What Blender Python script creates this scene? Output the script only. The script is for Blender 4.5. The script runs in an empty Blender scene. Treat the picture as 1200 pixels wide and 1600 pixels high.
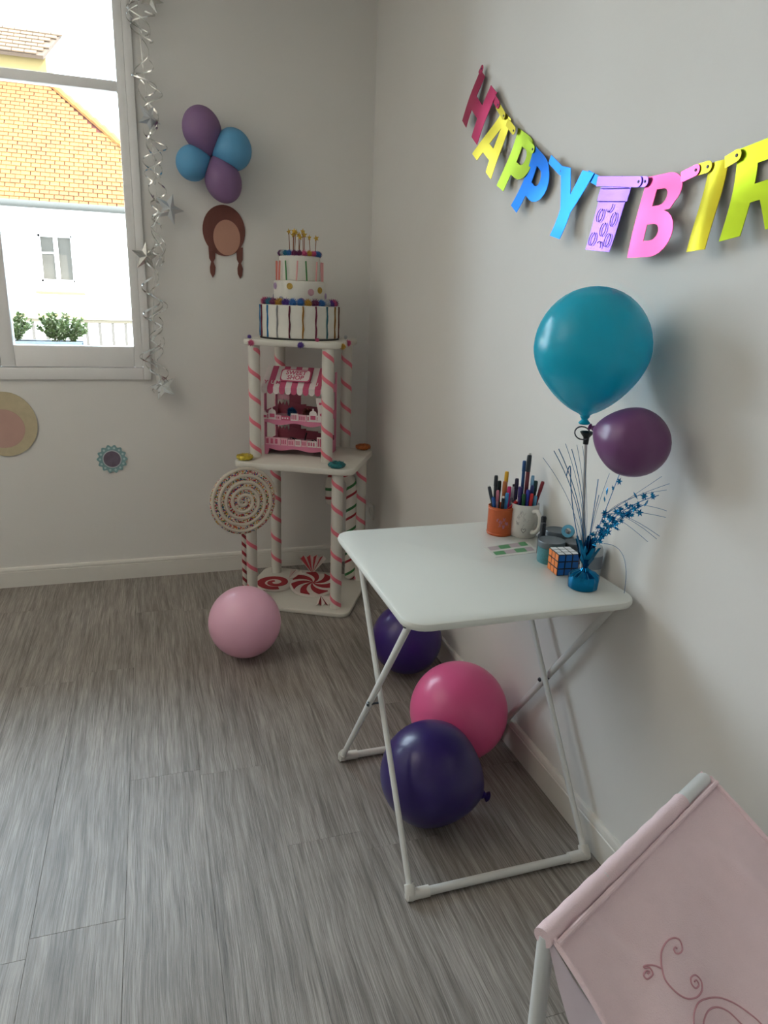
import bpy, bmesh, math, random
from mathutils import Vector, Matrix, Quaternion
from mathutils.geometry import tessellate_polygon
random.seed(7)
PI = math.pi
sc = bpy.context.scene
C = sc.collection

# ------------------------------------------------------------------ camera
CAM = (-1.0781, -3.6137, 1.42); YAW, PITCH, ROLL, FPX = 0.320195, -0.292506, 0.037401, 1103.41
def cam_axes():
    f = Vector((math.sin(YAW)*math.cos(PITCH), math.cos(YAW)*math.cos(PITCH), math.sin(PITCH)))
    r = Vector((math.cos(YAW), -math.sin(YAW), 0)); u = r.cross(f)
    return r*math.cos(ROLL)+u*math.sin(ROLL), -r*math.sin(ROLL)+u*math.cos(ROLL), f
r_, u_, f_ = cam_axes()
cd = bpy.data.cameras.new('camera'); cam = bpy.data.objects.new('camera', cd); C.objects.link(cam)
cd.sensor_fit = 'HORIZONTAL'; cd.sensor_width = 36; cd.lens = 36*FPX/1200; cd.clip_start = .02; cd.clip_end = 200
cam.matrix_world = Matrix(((r_.x, u_.x, -f_.x, CAM[0]), (r_.y, u_.y, -f_.y, CAM[1]), (r_.z, u_.z, -f_.z, CAM[2]), (0, 0, 0, 1)))
sc.camera = cam

# ------------------------------------------------------------------ sky, sun, exposure
w = bpy.data.worlds.new('sky'); sc.world = w; w.use_nodes = True
bg = w.node_tree.nodes['Background']; bg.inputs[0].default_value = (.72, .865, 1.0, 1); bg.inputs[1].default_value = 14.5
sd = bpy.data.lights.new('sun', 'SUN'); sun = bpy.data.objects.new('sun', sd); C.objects.link(sun)
sd.energy = 13.0; sd.angle = .009; sd.color = (1, .93, .82)
sun.rotation_euler = Vector((-.7, .8, -1.0)).to_track_quat('-Z', 'Y').to_euler()
# sampling portal for the daylight that enters by the window
pd = bpy.data.lights.new('window_portal', 'AREA'); pd.shape = 'RECTANGLE'; pd.size = 1.87; pd.size_y = 1.70
pd.cycles.is_portal = True
portal = bpy.data.objects.new('window_portal', pd); C.objects.link(portal)
portal.location = (-2.02, .15, 1.86); portal.rotation_euler = (-PI/2, 0, 0)
vs = sc.view_settings; vs.view_transform = 'Standard'; vs.look = 'None'; vs.gamma = 1; vs.exposure = 0.19; vs.use_curve_mapping = False
cy = sc.cycles
cy.use_denoising = True; cy.adaptive_threshold = .035; cy.max_bounces = 9; cy.diffuse_bounces = 5; cy.glossy_bounces = 4; cy.transparent_max_bounces = 12
cy.sample_clamp_indirect = 8; cy.caustics_reflective = False; cy.caustics_refractive = False

# ------------------------------------------------------------------ materials
def lin(c):
    return tuple(((x/255)/12.92 if x/255 <= .04045 else ((x/255+.055)/1.055)**2.4) for x in c)
MATS = {}
def mat(name, rgb, rough=.6, metal=0, var=.08, scale=18, bump=0, bscale=60, coat=0, spec=.5, transl=0, sheen=0, stretch=None, objrand=0):
    if name in MATS: return MATS[name]
    m = bpy.data.materials.new(name); m.use_nodes = True; nt = m.node_tree; N = nt.nodes; Lk = nt.links
    b = N['Principled BSDF']; c = lin(rgb)
    tc = N.new('ShaderNodeTexCoord'); src = tc.outputs['Object']
    if stretch:
        mp = N.new('ShaderNodeMapping'); mp.inputs['Scale'].default_value = stretch; Lk.new(src, mp.inputs[0]); src = mp.outputs[0]
    nz = N.new('ShaderNodeTexNoise'); nz.inputs['Scale'].default_value = scale; nz.inputs['Detail'].default_value = 4
    Lk.new(src, nz.inputs['Vector'])
    mx = N.new('ShaderNodeMix'); mx.data_type = 'RGBA'
    mx.inputs[6].default_value = (*[max(0, x*(1-var)) for x in c], 1); mx.inputs[7].default_value = (*[min(1, x*(1+var)) for x in c], 1)
    fac = nz.outputs[0]
    if objrand:
        oi = N.new('ShaderNodeObjectInfo'); mm = N.new('ShaderNodeMath'); mm.operation = 'MULTIPLY_ADD'; mm.inputs[1].default_value = objrand; mm.use_clamp = True
        Lk.new(oi.outputs['Random'], mm.inputs[0]); sb = N.new('ShaderNodeMath'); sb.operation = 'SUBTRACT'; sb.inputs[1].default_value = objrand/2
        Lk.new(nz.outputs[0], sb.inputs[0]); Lk.new(sb.outputs[0], mm.inputs[2]); fac = mm.outputs[0]
    Lk.new(fac, mx.inputs[0]); Lk.new(mx.outputs[2], b.inputs['Base Color'])
    b.inputs['Roughness'].default_value = rough; b.inputs['Metallic'].default_value = metal
    b.inputs['Coat Weight'].default_value = coat; b.inputs['Coat Roughness'].default_value = .12
    b.inputs['Specular IOR Level'].default_value = spec; b.inputs['Sheen Weight'].default_value = sheen
    if bump:
        n2 = N.new('ShaderNodeTexNoise'); n2.inputs['Scale'].default_value = bscale; n2.inputs['Detail'].default_value = 3; Lk.new(src, n2.inputs['Vector'])
        bp = N.new('ShaderNodeBump'); bp.inputs['Strength'].default_value = bump; bp.inputs['Distance'].default_value = .004
        Lk.new(n2.outputs[0], bp.inputs['Height']); Lk.new(bp.outputs[0], b.inputs['Normal'])
    if transl:
        t = N.new('ShaderNodeBsdfTranslucent'); Lk.new(mx.outputs[2], t.inputs[0]); ms = N.new('ShaderNodeMixShader'); ms.inputs[0].default_value = transl
        Lk.new(b.outputs[0], ms.inputs[1]); Lk.new(t.outputs[0], ms.inputs[2]); Lk.new(ms.outputs[0], N['Material Output'].inputs[0])
    MATS[name] = m
    return m
def glass_mat():
    m = bpy.data.materials.new('window_glass'); m.use_nodes = True; nt = m.node_tree; N = nt.nodes; nt.nodes.remove(N['Principled BSDF'])
    t = N.new('ShaderNodeBsdfTransparent'); t.inputs[0].default_value = (.97, .985, .98, 1); g = N.new('ShaderNodeBsdfGlossy'); g.inputs['Roughness'].default_value = .02
    f = N.new('ShaderNodeFresnel'); f.inputs[0].default_value = 1.3; ms = N.new('ShaderNodeMixShader')
    nt.links.new(f.outputs[0], ms.inputs[0]); nt.links.new(t.outputs[0], ms.inputs[1]); nt.links.new(g.outputs[0], ms.inputs[2]); nt.links.new(ms.outputs[0], N['Material Output'].inputs[0])
    return m
GLASS = glass_mat()
def wood_floor():
    m = bpy.data.materials.new('grey_oak_vinyl'); m.use_nodes = True; nt = m.node_tree; N = nt.nodes; Lk = nt.links; b = N['Principled BSDF']
    tc = N.new('ShaderNodeTexCoord'); oi = N.new('ShaderNodeObjectInfo')
    sc_ = N.new('ShaderNodeVectorMath'); sc_.operation = 'SCALE'; sc_.inputs[0].default_value = (13.1, 37.7, 5.3); Lk.new(oi.outputs['Random'], sc_.inputs['Scale'])
    ad = N.new('ShaderNodeVectorMath'); Lk.new(tc.outputs['Object'], ad.inputs[0]); Lk.new(sc_.outputs[0], ad.inputs[1])
    # slow wobble so that the grain wanders around knots
    wob = N.new('ShaderNodeTexNoise'); wob.inputs['Scale'].default_value = 3.5; Lk.new(ad.outputs[0], wob.inputs['Vector'])
    wv = N.new('ShaderNodeVectorMath'); wv.operation = 'MULTIPLY_ADD'; wv.inputs[1].default_value = (.02, 0, 0); Lk.new(wob.outputs['Color'], wv.inputs[0]); Lk.new(ad.outputs[0], wv.inputs[2])
    def nz(s, sx, sy, det):
        mp = N.new('ShaderNodeMapping'); mp.inputs['Scale'].default_value = (sx, sy, 1); Lk.new(wv.outputs[0], mp.inputs[0])
        n = N.new('ShaderNodeTexNoise'); n.inputs['Scale'].default_value = s; n.inputs['Detail'].default_value = det; n.inputs['Roughness'].default_value = .65; Lk.new(mp.outputs[0], n.inputs['Vector']); return n
    fine = nz(6, 75, 1.3, 4); med = nz(5, 12, .5, 5); big = nz(2.2, 1.4, .7, 2)
    def ramp(src, p0, c0, p1, c1):
        r = N.new('ShaderNodeValToRGB'); e = r.color_ramp.elements; e[0].position = p0; e[0].color = (*c0, 1); e[1].position = p1; e[1].color = (*c1, 1); Lk.new(src, r.inputs[0]); return r
    rf = ramp(fine.outputs[0], .32, lin((120, 114, 109)), .66, lin((176, 170, 164)))
    rm = ramp(med.outputs[0], .3, (.52, .5, .48), .6, (1.06, 1.05, 1.04)); rb = ramp(big.outputs[0], .3, (.84, .82, .80), .7, (1.08, 1.08, 1.08))
    m1 = N.new('ShaderNodeMix'); m1.data_type = 'RGBA'; m1.blend_type = 'MULTIPLY'; m1.inputs[0].default_value = 1; Lk.new(rf.outputs[0], m1.inputs[6]); Lk.new(rm.outputs[0], m1.inputs[7])
    m2 = N.new('ShaderNodeMix'); m2.data_type = 'RGBA'; m2.blend_type = 'MULTIPLY'; m2.inputs[0].default_value = 1; Lk.new(m1.outputs[2], m2.inputs[6]); Lk.new(rb.outputs[0], m2.inputs[7])
    Lk.new(m2.outputs[2], b.inputs['Base Color'])
    rr = N.new('ShaderNodeMapRange'); rr.inputs['To Min'].default_value = .52; rr.inputs['To Max'].default_value = .36; Lk.new(fine.outputs[0], rr.inputs[0]); Lk.new(rr.outputs[0], b.inputs['Roughness'])
    bp = N.new('ShaderNodeBump'); bp.inputs['Strength'].default_value = .35; bp.inputs['Distance'].default_value = .002; Lk.new(fine.outputs[0], bp.inputs['Height']); Lk.new(bp.outputs[0], b.inputs['Normal'])
    b.inputs['Specular IOR Level'].default_value = .5
    return m
def sprinkle_mat():
    m = bpy.data.materials.new('sugar_sprinkles'); m.use_nodes = True; nt = m.node_tree; N = nt.nodes; Lk = nt.links; b = N['Principled BSDF']
    tc = N.new('ShaderNodeTexCoord'); v = N.new('ShaderNodeTexVoronoi'); v.inputs['Scale'].default_value = 190; Lk.new(tc.outputs['Object'], v.inputs['Vector'])
    sp = N.new('ShaderNodeSeparateColor'); Lk.new(v.outputs['Color'], sp.inputs[0])
    r = N.new('ShaderNodeValToRGB'); r.color_ramp.interpolation = 'CONSTANT'; e = r.color_ramp.elements
    cols = [(0, (225, 215, 195)), (.3, (190, 60, 60)), (.46, (225, 215, 195)), (.6, (70, 110, 70)), (.7, (215, 170, 70)), (.8, (60, 90, 150)), (.88, (200, 110, 120))]
    e[0].position = 0; e[0].color = (*lin(cols[0][1]), 1); e[1].position = cols[1][0]; e[1].color = (*lin(cols[1][1]), 1)
    for p, c in cols[2:]:
        x = e.new(p); x.color = (*lin(c), 1)
    Lk.new(sp.outputs[0], r.inputs[0]); Lk.new(r.outputs[0], b.inputs['Base Color']); b.inputs['Roughness'].default_value = .7
    bp = N.new('ShaderNodeBump'); bp.inputs['Strength'].default_value = .6; bp.inputs['Distance'].default_value = .003; Lk.new(v.outputs['Distance'], bp.inputs['Height']); Lk.new(bp.outputs[0], b.inputs['Normal'])
    return m
def stripes_mat(name, cols, pitch, turns_axis='Z', slope=1.0, r=.03):
    """diagonal (barber pole) print: a band number from height and angle round the object's own Z axis"""
    m = bpy.data.materials.new(name); m.use_nodes = True; nt = m.node_tree; N = nt.nodes; Lk = nt.links; b = N['Principled BSDF']
    tc = N.new('ShaderNodeTexCoord'); sx = N.new('ShaderNodeSeparateXYZ'); Lk.new(tc.outputs['Object'], sx.inputs[0])
    at2 = N.new('ShaderNodeMath'); at2.operation = 'ARCTAN2'; Lk.new(sx.outputs[1], at2.inputs[0]); Lk.new(sx.outputs[0], at2.inputs[1])
    k = N.new('ShaderNodeMath'); k.operation = 'MULTIPLY'; k.inputs[1].default_value = slope/(2*PI); Lk.new(at2.outputs[0], k.inputs[0])
    z = N.new('ShaderNodeMath'); z.operation = 'MULTIPLY_ADD'; z.inputs[1].default_value = 1/pitch; Lk.new(sx.outputs[2], z.inputs[0]); Lk.new(k.outputs[0], z.inputs[2])
    fr = N.new('ShaderNodeMath'); fr.operation = 'FRACT'; Lk.new(z.outputs[0], fr.inputs[0])
    rp = N.new('ShaderNodeValToRGB'); rp.color_ramp.interpolation = 'CONSTANT'; e = rp.color_ramp.elements
    e[0].position = 0; e[0].color = (*lin(cols[0][1]), 1); e[1].position = cols[1][0]; e[1].color = (*lin(cols[1][1]), 1)
    for p, c in cols[2:]:
        q = e.new(p); q.color = (*lin(c), 1)
    Lk.new(fr.outputs[0], rp.inputs[0]); Lk.new(rp.outputs[0], b.inputs['Base Color']); b.inputs['Roughness'].default_value = .45
    return m

M_WALL = mat('wall_paint', (226, 223, 218), .85, var=.025, scale=3, bump=.12, bscale=38)
M_CEIL = mat('ceiling_paint', (234, 232, 227), .9, var=.02)
M_TRIM = mat('white_gloss_trim', (226, 222, 214), .4, var=.03, scale=9)
M_WFRAME = mat('window_frame_white', (236, 234, 232), .45, var=.02)
M_FLOOR = wood_floor()

# ------------------------------------------------------------------ mesh helpers
class G:
    def __init__(s): s.v = []; s.f = []
    def add(s, vs, fs):
        o = len(s.v); s.v += [tuple(v) for v in vs]; s.f += [tuple(o+i for i in f) for f in fs]; return s
    def box(s, c, d, M=None):
        x, y, z = [k/2 for k in d]
        vs = [Vector((sx*x, sy*y, sz*z)) for sz in (-1, 1) for sx, sy in ((-1, -1), (1, -1), (1, 1), (-1, 1))]
        if M is not None: vs = [M @ v for v in vs]
        vs = [v+Vector(c) for v in vs]
        return s.add(vs, [(3, 2, 1, 0), (4, 5, 6, 7), (0, 1, 5, 4), (1, 2, 6, 5), (2, 3, 7, 6), (3, 0, 4, 7)])
    def bb(s, a, b):   # box from two corners
        return s.box([(a[i]+b[i])/2 for i in range(3)], [abs(b[i]-a[i]) for i in range(3)])
    def tube(s, pts, r, n=10, closed=False, caps=True, flat=None):
        pts = [Vector(p) for p in pts]; m = len(pts); rr = r if isinstance(r, (list, tuple)) else [r]*m
        vs = []; fs = []; prev = None
        for i, p in enumerate(pts):
            if closed: t = pts[(i+1) % m]-pts[i-1]
            else: t = pts[min(i+1, m-1)]-pts[max(i-1, 0)]
            t.normalize()
            if prev is None:
                a = Vector((0, 0, 1)) if abs(t.z) < .9 else Vector((1, 0, 0)); n1 = (a-t*a.dot(t)).normalized()
            else:
                n1 = prev-t*prev.dot(t)
                n1 = n1.normalized() if n1.length > 1e-6 else t.orthogonal().normalized()
            prev = n1; n2 = t.cross(n1)
            fa, fb = flat if flat else (1, 1)
            for k in range(n):
                an = 2*PI*k/n+(PI/n if n == 4 else 0); vs.append(p+(n1*math.cos(an)*fa+n2*math.sin(an)*fb)*rr[i])
        for i in range(m if closed else m-1):
            j = (i+1) % m
            for k in range(n): fs.append((i*n+k, i*n+(k+1) % n, j*n+(k+1) % n, j*n+k))
        if caps and not closed: fs += [tuple(range(n-1, -1, -1)), tuple((m-1)*n+k for k in range(n))]
        return s.add(vs, fs)
    def lathe(s, prof, n=32, c=(0, 0, 0), M=None, caps=True):
        vs = []; fs = []; rings = []
        for r, z in prof:
            if r < 1e-6: rings.append([len(vs)]); vs.append(Vector((0, 0, z)))
            else:
                rings.append(list(range(len(vs), len(vs)+n))); vs += [Vector((r*math.cos(2*PI*k/n), r*math.sin(2*PI*k/n), z)) for k in range(n)]
        for a, b in zip(rings, rings[1:]):
            if len(a) == 1 and len(b) == 1: continue
            for k in range(n):
                k2 = (k+1) % n
                if len(a) == 1: fs.append((a[0], b[k2], b[k]))
                elif len(b) == 1: fs.append((a[k], a[k2], b[0]))
                else: fs.append((a[k], a[k2], b[k2], b[k]))
        if caps and len(rings[0]) > 1: fs.append(tuple(reversed(rings[0])))
        if caps and len(rings[-1]) > 1: fs.append(tuple(rings[-1]))
        if M is not None: vs = [M @ v for v in vs]
        return s.add([v+Vector(c) for v in vs], fs)
    def prism(s, poly, z0, z1, M=None, c=(0, 0, 0)):
        n = len(poly); vs = [Vector((x, y, z0)) for x, y in poly]+[Vector((x, y, z1)) for x, y in poly]
        if M is not None: vs = [M @ v for v in vs]
        return s.add([v+Vector(c) for v in vs], [tuple(range(n-1, -1, -1)), tuple(range(n, 2*n))]+[(i, (i+1) % n, n+(i+1) % n, n+i) for i in range(n)])
    def rings(s, polys):   # stacked outlines of equal length, capped
        n = len(polys[0]); vs = [v for p in polys for v in p]; fs = [tuple(range(n-1, -1, -1)), tuple((len(polys)-1)*n+k for k in range(n))]
        for i in range(len(polys)-1):
            for k in range(n): fs.append((i*n+k, i*n+(k+1) % n, (i+1)*n+(k+1) % n, (i+1)*n+k))
        return s.add(vs, fs)
    def mesh(s, name, m, smooth=True, ang=40, bevel=0):
        me = bpy.data.meshes.new(name); me.from_pydata(s.v, [], s.f); me.update()
        bm = bmesh.new(); bm.from_mesh(me)
        if bevel:
            bmesh.ops.bevel(bm, geom=[e for e in bm.edges if len(e.link_faces) == 2 and e.calc_face_angle(0) > .6], offset=bevel, segments=2, affect='EDGES', profile=.5)
        bmesh.ops.recalc_face_normals(bm, faces=bm.faces); bm.to_mesh(me); bm.free()
        me.materials.append(m)
        if smooth:
            me.shade_smooth(); me.set_sharp_from_angle(angle=math.radians(ang))
        return me
    def build(s, name, m, parent=None, loc=(0, 0, 0), rot=None, **k):
        return put(name, s.mesh(name, m, **k), parent, loc, rot)
def put(name, me, parent=None, loc=(0, 0, 0), rot=None):
    o = bpy.data.objects.new(name, me); C.objects.link(o); o.location = loc
    if rot is not None:
        if isinstance(rot, (int, float)): o.rotation_euler = (0, 0, rot)
        elif isinstance(rot, Quaternion): o.rotation_mode = 'QUATERNION'; o.rotation_quaternion = rot
        else: o.rotation_euler = rot
    if parent is not None: o.parent = parent
    return o
def tag(o, label=None, cat=None, group=None, kind=None):
    if label: o['label'] = label
    if cat: o['category'] = cat
    if group: o['group'] = group
    if kind: o['kind'] = kind
    return o
def thing(name, label, cat, loc=(0, 0, 0), rot=None, group=None):
    return tag(put(name, None, None, loc, rot), label, cat, group)
def struct(o): o['kind'] = 'structure'; return o
def rrect(wd, dp, r, n=6, cx=0, cy=0):
    pts = []
    for sx, sy, a0 in ((1, 1, 0), (-1, 1, PI/2), (-1, -1, PI), (1, -1, 1.5*PI)):
        for k in range(n+1):
            a = a0+PI/2*k/n; pts.append((cx+sx*(wd/2-r)+r*math.cos(a), cy+sy*(dp/2-r)+r*math.sin(a)))
    return pts
def slab(g, wd, dp, r, z0, z1, e, cx=0, cy=0):
    P = []
    for i, z in ((e, z0), (e*.3, z0+e*.3), (0, z0+e), (0, z1-e), (e*.3, z1-e*.3), (e, z1)):
        P.append([(x, y, z) for x, y in rrect(wd-2*i, dp-2*i, max(r-i, .002), 6, cx, cy)])
    return g.rings(P)
def quat(d, up='Z'): return Vector(d).to_track_quat('Z', 'Y')
def helix_strip(g, r, z0, z1, pitch, width, a0=0, hand=-1, n=26):
    """flat tape wound round a vertical post"""
    turns = (z1-z0)/pitch; m = max(8, int(turns*n)); vs = []; fs = []
    for i in range(m+1):
        t = i/m; a = a0+hand*2*PI*turns*t; z = z0+(z1-z0)*t
        for dz, rr in ((-width/2, r), (width/2, r), (width/2, r+.0009), (-width/2, r+.0009)):
            zz = min(max(z+dz, z0), z1); vs.append((rr*math.cos(a), rr*math.sin(a), zz))
    for i in range(m):
        for k in range(4): fs.append((i*4+k, i*4+(k+1) % 4, i*4+4+(k+1) % 4, i*4+4+k))
    fs += [(3, 2, 1, 0), tuple(m*4+k for k in range(4))]
    return g.add(vs, fs)
def spiky(seed, r, spikes=60, mt=None, name='pompom'):
    rnd = random.Random(seed); g = G()
    bm = bmesh.new(); bmesh.ops.create_icosphere(bm, subdivisions=1, radius=r*.62)
    g.add([v.co.copy() for v in bm.verts], [tuple(v.index for v in f.verts) for f in bm.faces]); bm.free()
    for i in range(spikes):
        z = 1-2*(i+.5)/spikes; a = i*2.39996; q = math.sqrt(1-z*z); d = Vector((q*math.cos(a), q*math.sin(a), z))
        n1 = d.orthogonal().normalized()*r*.13; n2 = d.cross(n1); b = d*r*.5; tip = d*r*rnd.uniform(.85, 1.12)
        g.add([b+n1, b-n1*.5+n2*.87, b-n1*.5-n2*.87, tip], [(0, 1, 3), (1, 2, 3), (2, 0, 3)])
    return g.mesh(name, mt, smooth=False)
def star_poly(R, r, n=5, a0=PI/2):
    return [((R if k % 2 == 0 else r)*math.cos(a0+PI*k/n), (R if k % 2 == 0 else r)*math.sin(a0+PI*k/n)) for k in range(2*n)]
def star_mesh(R, r, h, m, name='star', n=5):
    p = star_poly(R, r, n); g = G(); k = len(p)
    g.add([(x, y, 0) for x, y in p]+[(0, 0, h), (0, 0, -h)], [(i, (i+1) % k, k) for i in range(k)]+[((i+1) % k, i, k+1) for i in range(k)])
    return g.mesh(name, m, smooth=False)
def text_mesh(txt, size, m, depth=.0006, align='CENTER', shear=0, name='lettering'):
    cu = bpy.data.curves.new('t', 'FONT'); cu.body = txt; cu.size = size; cu.extrude = depth; cu.align_x = align; cu.align_y = 'CENTER'; cu.shear = shear; cu.resolution_u = 3; cu.offset = size*.018
    o = bpy.data.objects.new('t', cu); C.objects.link(o); dg = bpy.context.evaluated_depsgraph_get()
    me = bpy.data.meshes.new_from_object(o.evaluated_get(dg)); me.name = name; me.materials.clear(); me.materials.append(m)
    bpy.data.objects.remove(o); bpy.data.curves.remove(cu); return me

# ================================================================== THE ROOM
X0, Y0, ZC, TH = -3.4, -4.9, 2.8, .12
WX0, WX1, WZ0, WZ1 = -2.982, -1.083, 1.01, 2.72
g = G(); g.bb((X0-TH, 0, -.1), (WX0, TH, ZC+.25)); g.bb((WX1, 0, -.1), (TH, TH, ZC+.25)); g.bb((WX0, 0, -.1), (WX1, TH, WZ0)); g.bb((WX0, 0, WZ1), (WX1, TH, ZC+.25))
struct(g.build('wall_back', M_WALL, smooth=False))
struct(G().bb((0, Y0, -.1), (TH, 0, ZC+.25)).build('wall_right', M_WALL, smooth=False))
struct(G().bb((X0-TH, Y0, -.1), (X0, 0, ZC+.25)).build('wall_left', M_WALL, smooth=False))
struct(G().bb((X0-TH, Y0-TH, -.1), (TH, Y0, ZC+.25)).build('wall_front', M_WALL, smooth=False))
struct(G().bb((X0, Y0, ZC), (0, 0, ZC+.25)).build('ceiling', M_CEIL, smooth=False))
# floor: sub-floor with every plank laid on it
floor = struct(G().bb((X0, Y0, -.1), (0, 0, -.006)).build('floor', mat('dark_joint', (70, 64, 60), .9), smooth=False))
PW, PL = .2045, 1.22
pm = G().box((0, 0, -.003), (PW-.0006, PL-.0006, .006)).mesh('plank', M_FLOOR, bevel=.0004, smooth=False)
starts = {0: .55, 1: .98, 2: .31, 3: -2.06, 4: .74, 5: -1.672, 6: -2.187, 7: .2, 8: .9, 9: .45}
cols = []
x = -.597
while x < 0: x += PW
while x > X0: cols.append((max(x-PW, X0), min(x, 0))); x -= PW
for i, (xa, xb) in enumerate(cols):
    ph = starts.get(i, random.random()) ; y = ph
    while y < 0: y += PL
    while y > Y0:
        ya, yb = max(y-PL, Y0), min(y, 0); y -= PL
        if yb-ya < .01: continue
        wd, ln = xb-xa, yb-ya
        if abs(wd-PW) < 1e-4 and abs(ln-PL) < 1e-4: me = pm
        else: me = G().box((0, 0, -.003), (wd-.0006, ln-.0006, .006)).mesh('plank', M_FLOOR, bevel=.0004, smooth=False)
        put('plank', me, floor, ((xa+xb)/2, (ya+yb)/2, 0))
# baseboards: extruded profile with a rounded lip and a groove
def baseboard(name, pts, axis):
    prof = [(0, 0), (.014, 0), (.014, .078), (.0115, .080), (.0115, .0825), (.014, .084), (.014, .092), (.010, .099), (.004, .101), (0, .101)]
    n = len(prof); g = G(); vs = []
    for s in pts:
        for d, z in prof: vs.append((s, -d, z) if axis == 'x' else (-d, s, z))
    g.add(vs, [tuple(range(n)), tuple(range(2*n-1, n-1, -1))]+[(k, (k+1) % n, n+(k+1) % n, n+k) for k in range(n)])
    return struct(g.build(name, M_TRIM, ang=30))
baseboard('baseboard_back', (X0, -.0), 'x'); baseboard('baseboard_right', (Y0, -.0145), 'y')
# wall outlet beside the corner
o = thing('wall_outlet', 'small white wall outlet low on the right wall near the corner', 'outlet', (0, -.16, .335))
slab(G(), .085, .085, .012, 0, .009, .003).build('plate', M_TRIM, o, rot=(0, -PI/2, 0))
G().lathe([(.022, 0), (.022, .004), (.019, .004), (.018, .001), (0, .001)], 24).build('socket', M_TRIM, o, (-.0085, 0, 0), (0, -PI/2, 0))

# window
win = struct(put('window_1', None, None, (0, 0, 0)))
g = G(); FR = .035
g.bb((WX1-FR, -.012, WZ0), (WX1, .07, WZ1)); g.bb((WX0, -.012, WZ0), (WX0+FR, .07, WZ1)); g.bb((WX0+FR, -.012, WZ1-FR), (WX1-FR, .07, WZ1)); g.bb((WX0+FR, -.012, WZ0), (WX1-FR, .07, 1.064))
g.build('window_frame', M_WFRAME, win, bevel=.003)
for k, (a, b) in enumerate(((-1.1185, -1.7255), (-1.7285, -2.3365), (-2.3395, -2.9465))):  # leftmost sash is unseen, added to widen the window for more light
    b0, a0 = min(a, b), max(a, b); g = G(); ST = .037 if k == 0 else .06; SL = .0585 if k < 2 else .037
    z0, z1 = 1.067, 2.682
    ga, gb = a0-ST, b0+SL
    g.bb((ga, -.005, z0), (a0, .055, z1)); g.bb((b0, -.005, z0), (gb, .055, z1)); g.bb((gb, -.005, z0), (ga, .055, 1.163)); g.bb((gb, -.005, 2.645), (ga, .055, z1)); g.bb((gb, .0, 2.231), (ga, .05, 2.272))
    sash = g.build('sash', M_WFRAME, win, bevel=.004)
    for q0, q1 in ((1.160, 2.234), (2.269, 2.648)):
        G().bb((gb-.003, .026, q0), (ga+.003, .030, q1)).build('pane', GLASS, sash, smooth=False)
G().bb((WX0-.05, TH-.02, WZ0-.05), (WX1+.05, TH+.16, WZ0)).build('outer_sill', mat('stone_sill', (205, 200, 190), .8), win, bevel=.004)

# ================================================================== OUTSIDE
gr = struct(G().bb((-40, TH, -6.2), (40, 45, -6)).build('street_ground', mat('asphalt', (120, 116, 110), .9), smooth=False))
M_REND = mat('white_render', (235, 232, 226), .9, var=.03, scale=2)
house = thing('house', 'white house with orange tiled roof across the street, seen through the window', 'house', (0, 10, -6))
FY = 0; HX0, HX1 = -9, 1.5
g = G(); wx0, wx1, wz0, wz1 = -2.77, -2.235, 7.5, 8.25
g.bb((HX0, 0, 0), (wx0, .4, 8.7)); g.bb((wx1, 0, 0), (HX1, .4, 8.7)); g.bb((wx0, 0, 0), (wx1, .4, wz0)); g.bb((wx0, 0, wz1), (wx1, .4, 8.7))
g.bb((HX0, .4, 0), (HX0+.3, 7, 8.7)); g.bb((HX1-.3, .4, 0), (HX1, 7, 8.7))
g.build('facade', M_REND, house, smooth=False)
g = G(); 
for a, b in (((wx0, .1, wz0), (wx0+.035, .16, wz1)), ((wx1-.035, .1, wz0), (wx1, .16, wz1)), ((wx0, .1, wz1-.035), (wx1, .16, wz1)), ((wx0, .1, wz0), (wx1, .16, wz0+.04)), ((-2.535, .09, wz0), (-2.47, .17, wz1)), ((wx0, .11, 7.95), (-2.5, .15, 7.975))): g.bb(a, b)
hw = g.build('house_window', M_REND, house, smooth=False)
M_HG = mat('dark_window_glass', (66, 62, 56), .5, var=.3, scale=4, spec=.1)
for a, b in (((wx0+.03, .128, 7.53), (-2.53, .134, 7.955)), ((wx0+.03, .128, 7.97), (-2.53, .134, 8.22)), ((-2.475, .128, 7.53), (wx1-.03, .134, 8.22))):
    G().bb(a, b).build('pane', M_HG, hw, smooth=False)
for a, b in ((wx0+.06, -2.56), (-2.45, wx1-.05)):
    g = G()
    n = 10
    for i in range(n):
        xa = a+(b-a)*i/n; g.box((xa, .15, 7.76), ((b-a)/n*.8, .012+.01*(i % 2), .44))
    g.build('curtain', mat('net_curtain', (90, 92, 80), .9), hw, smooth=False)
G().bb((-2.86, -.12, 7.40), (-2.15, 0, 7.45)).build('window_ledge', M_REND, house, bevel=.006)
G().bb((-2.85, -.13, 7.30), (-2.09, 0, 7.345)).build('ledge_trim', mat('yellow_trim', (120, 120, 50), .8), house, bevel=.006)
G().tube([(HX0, -.38, 8.66), (HX1, -.38, 8.66)], .055, 10).build('gutter', mat('zinc_gutter', (50, 48, 42), .7), house)
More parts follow.
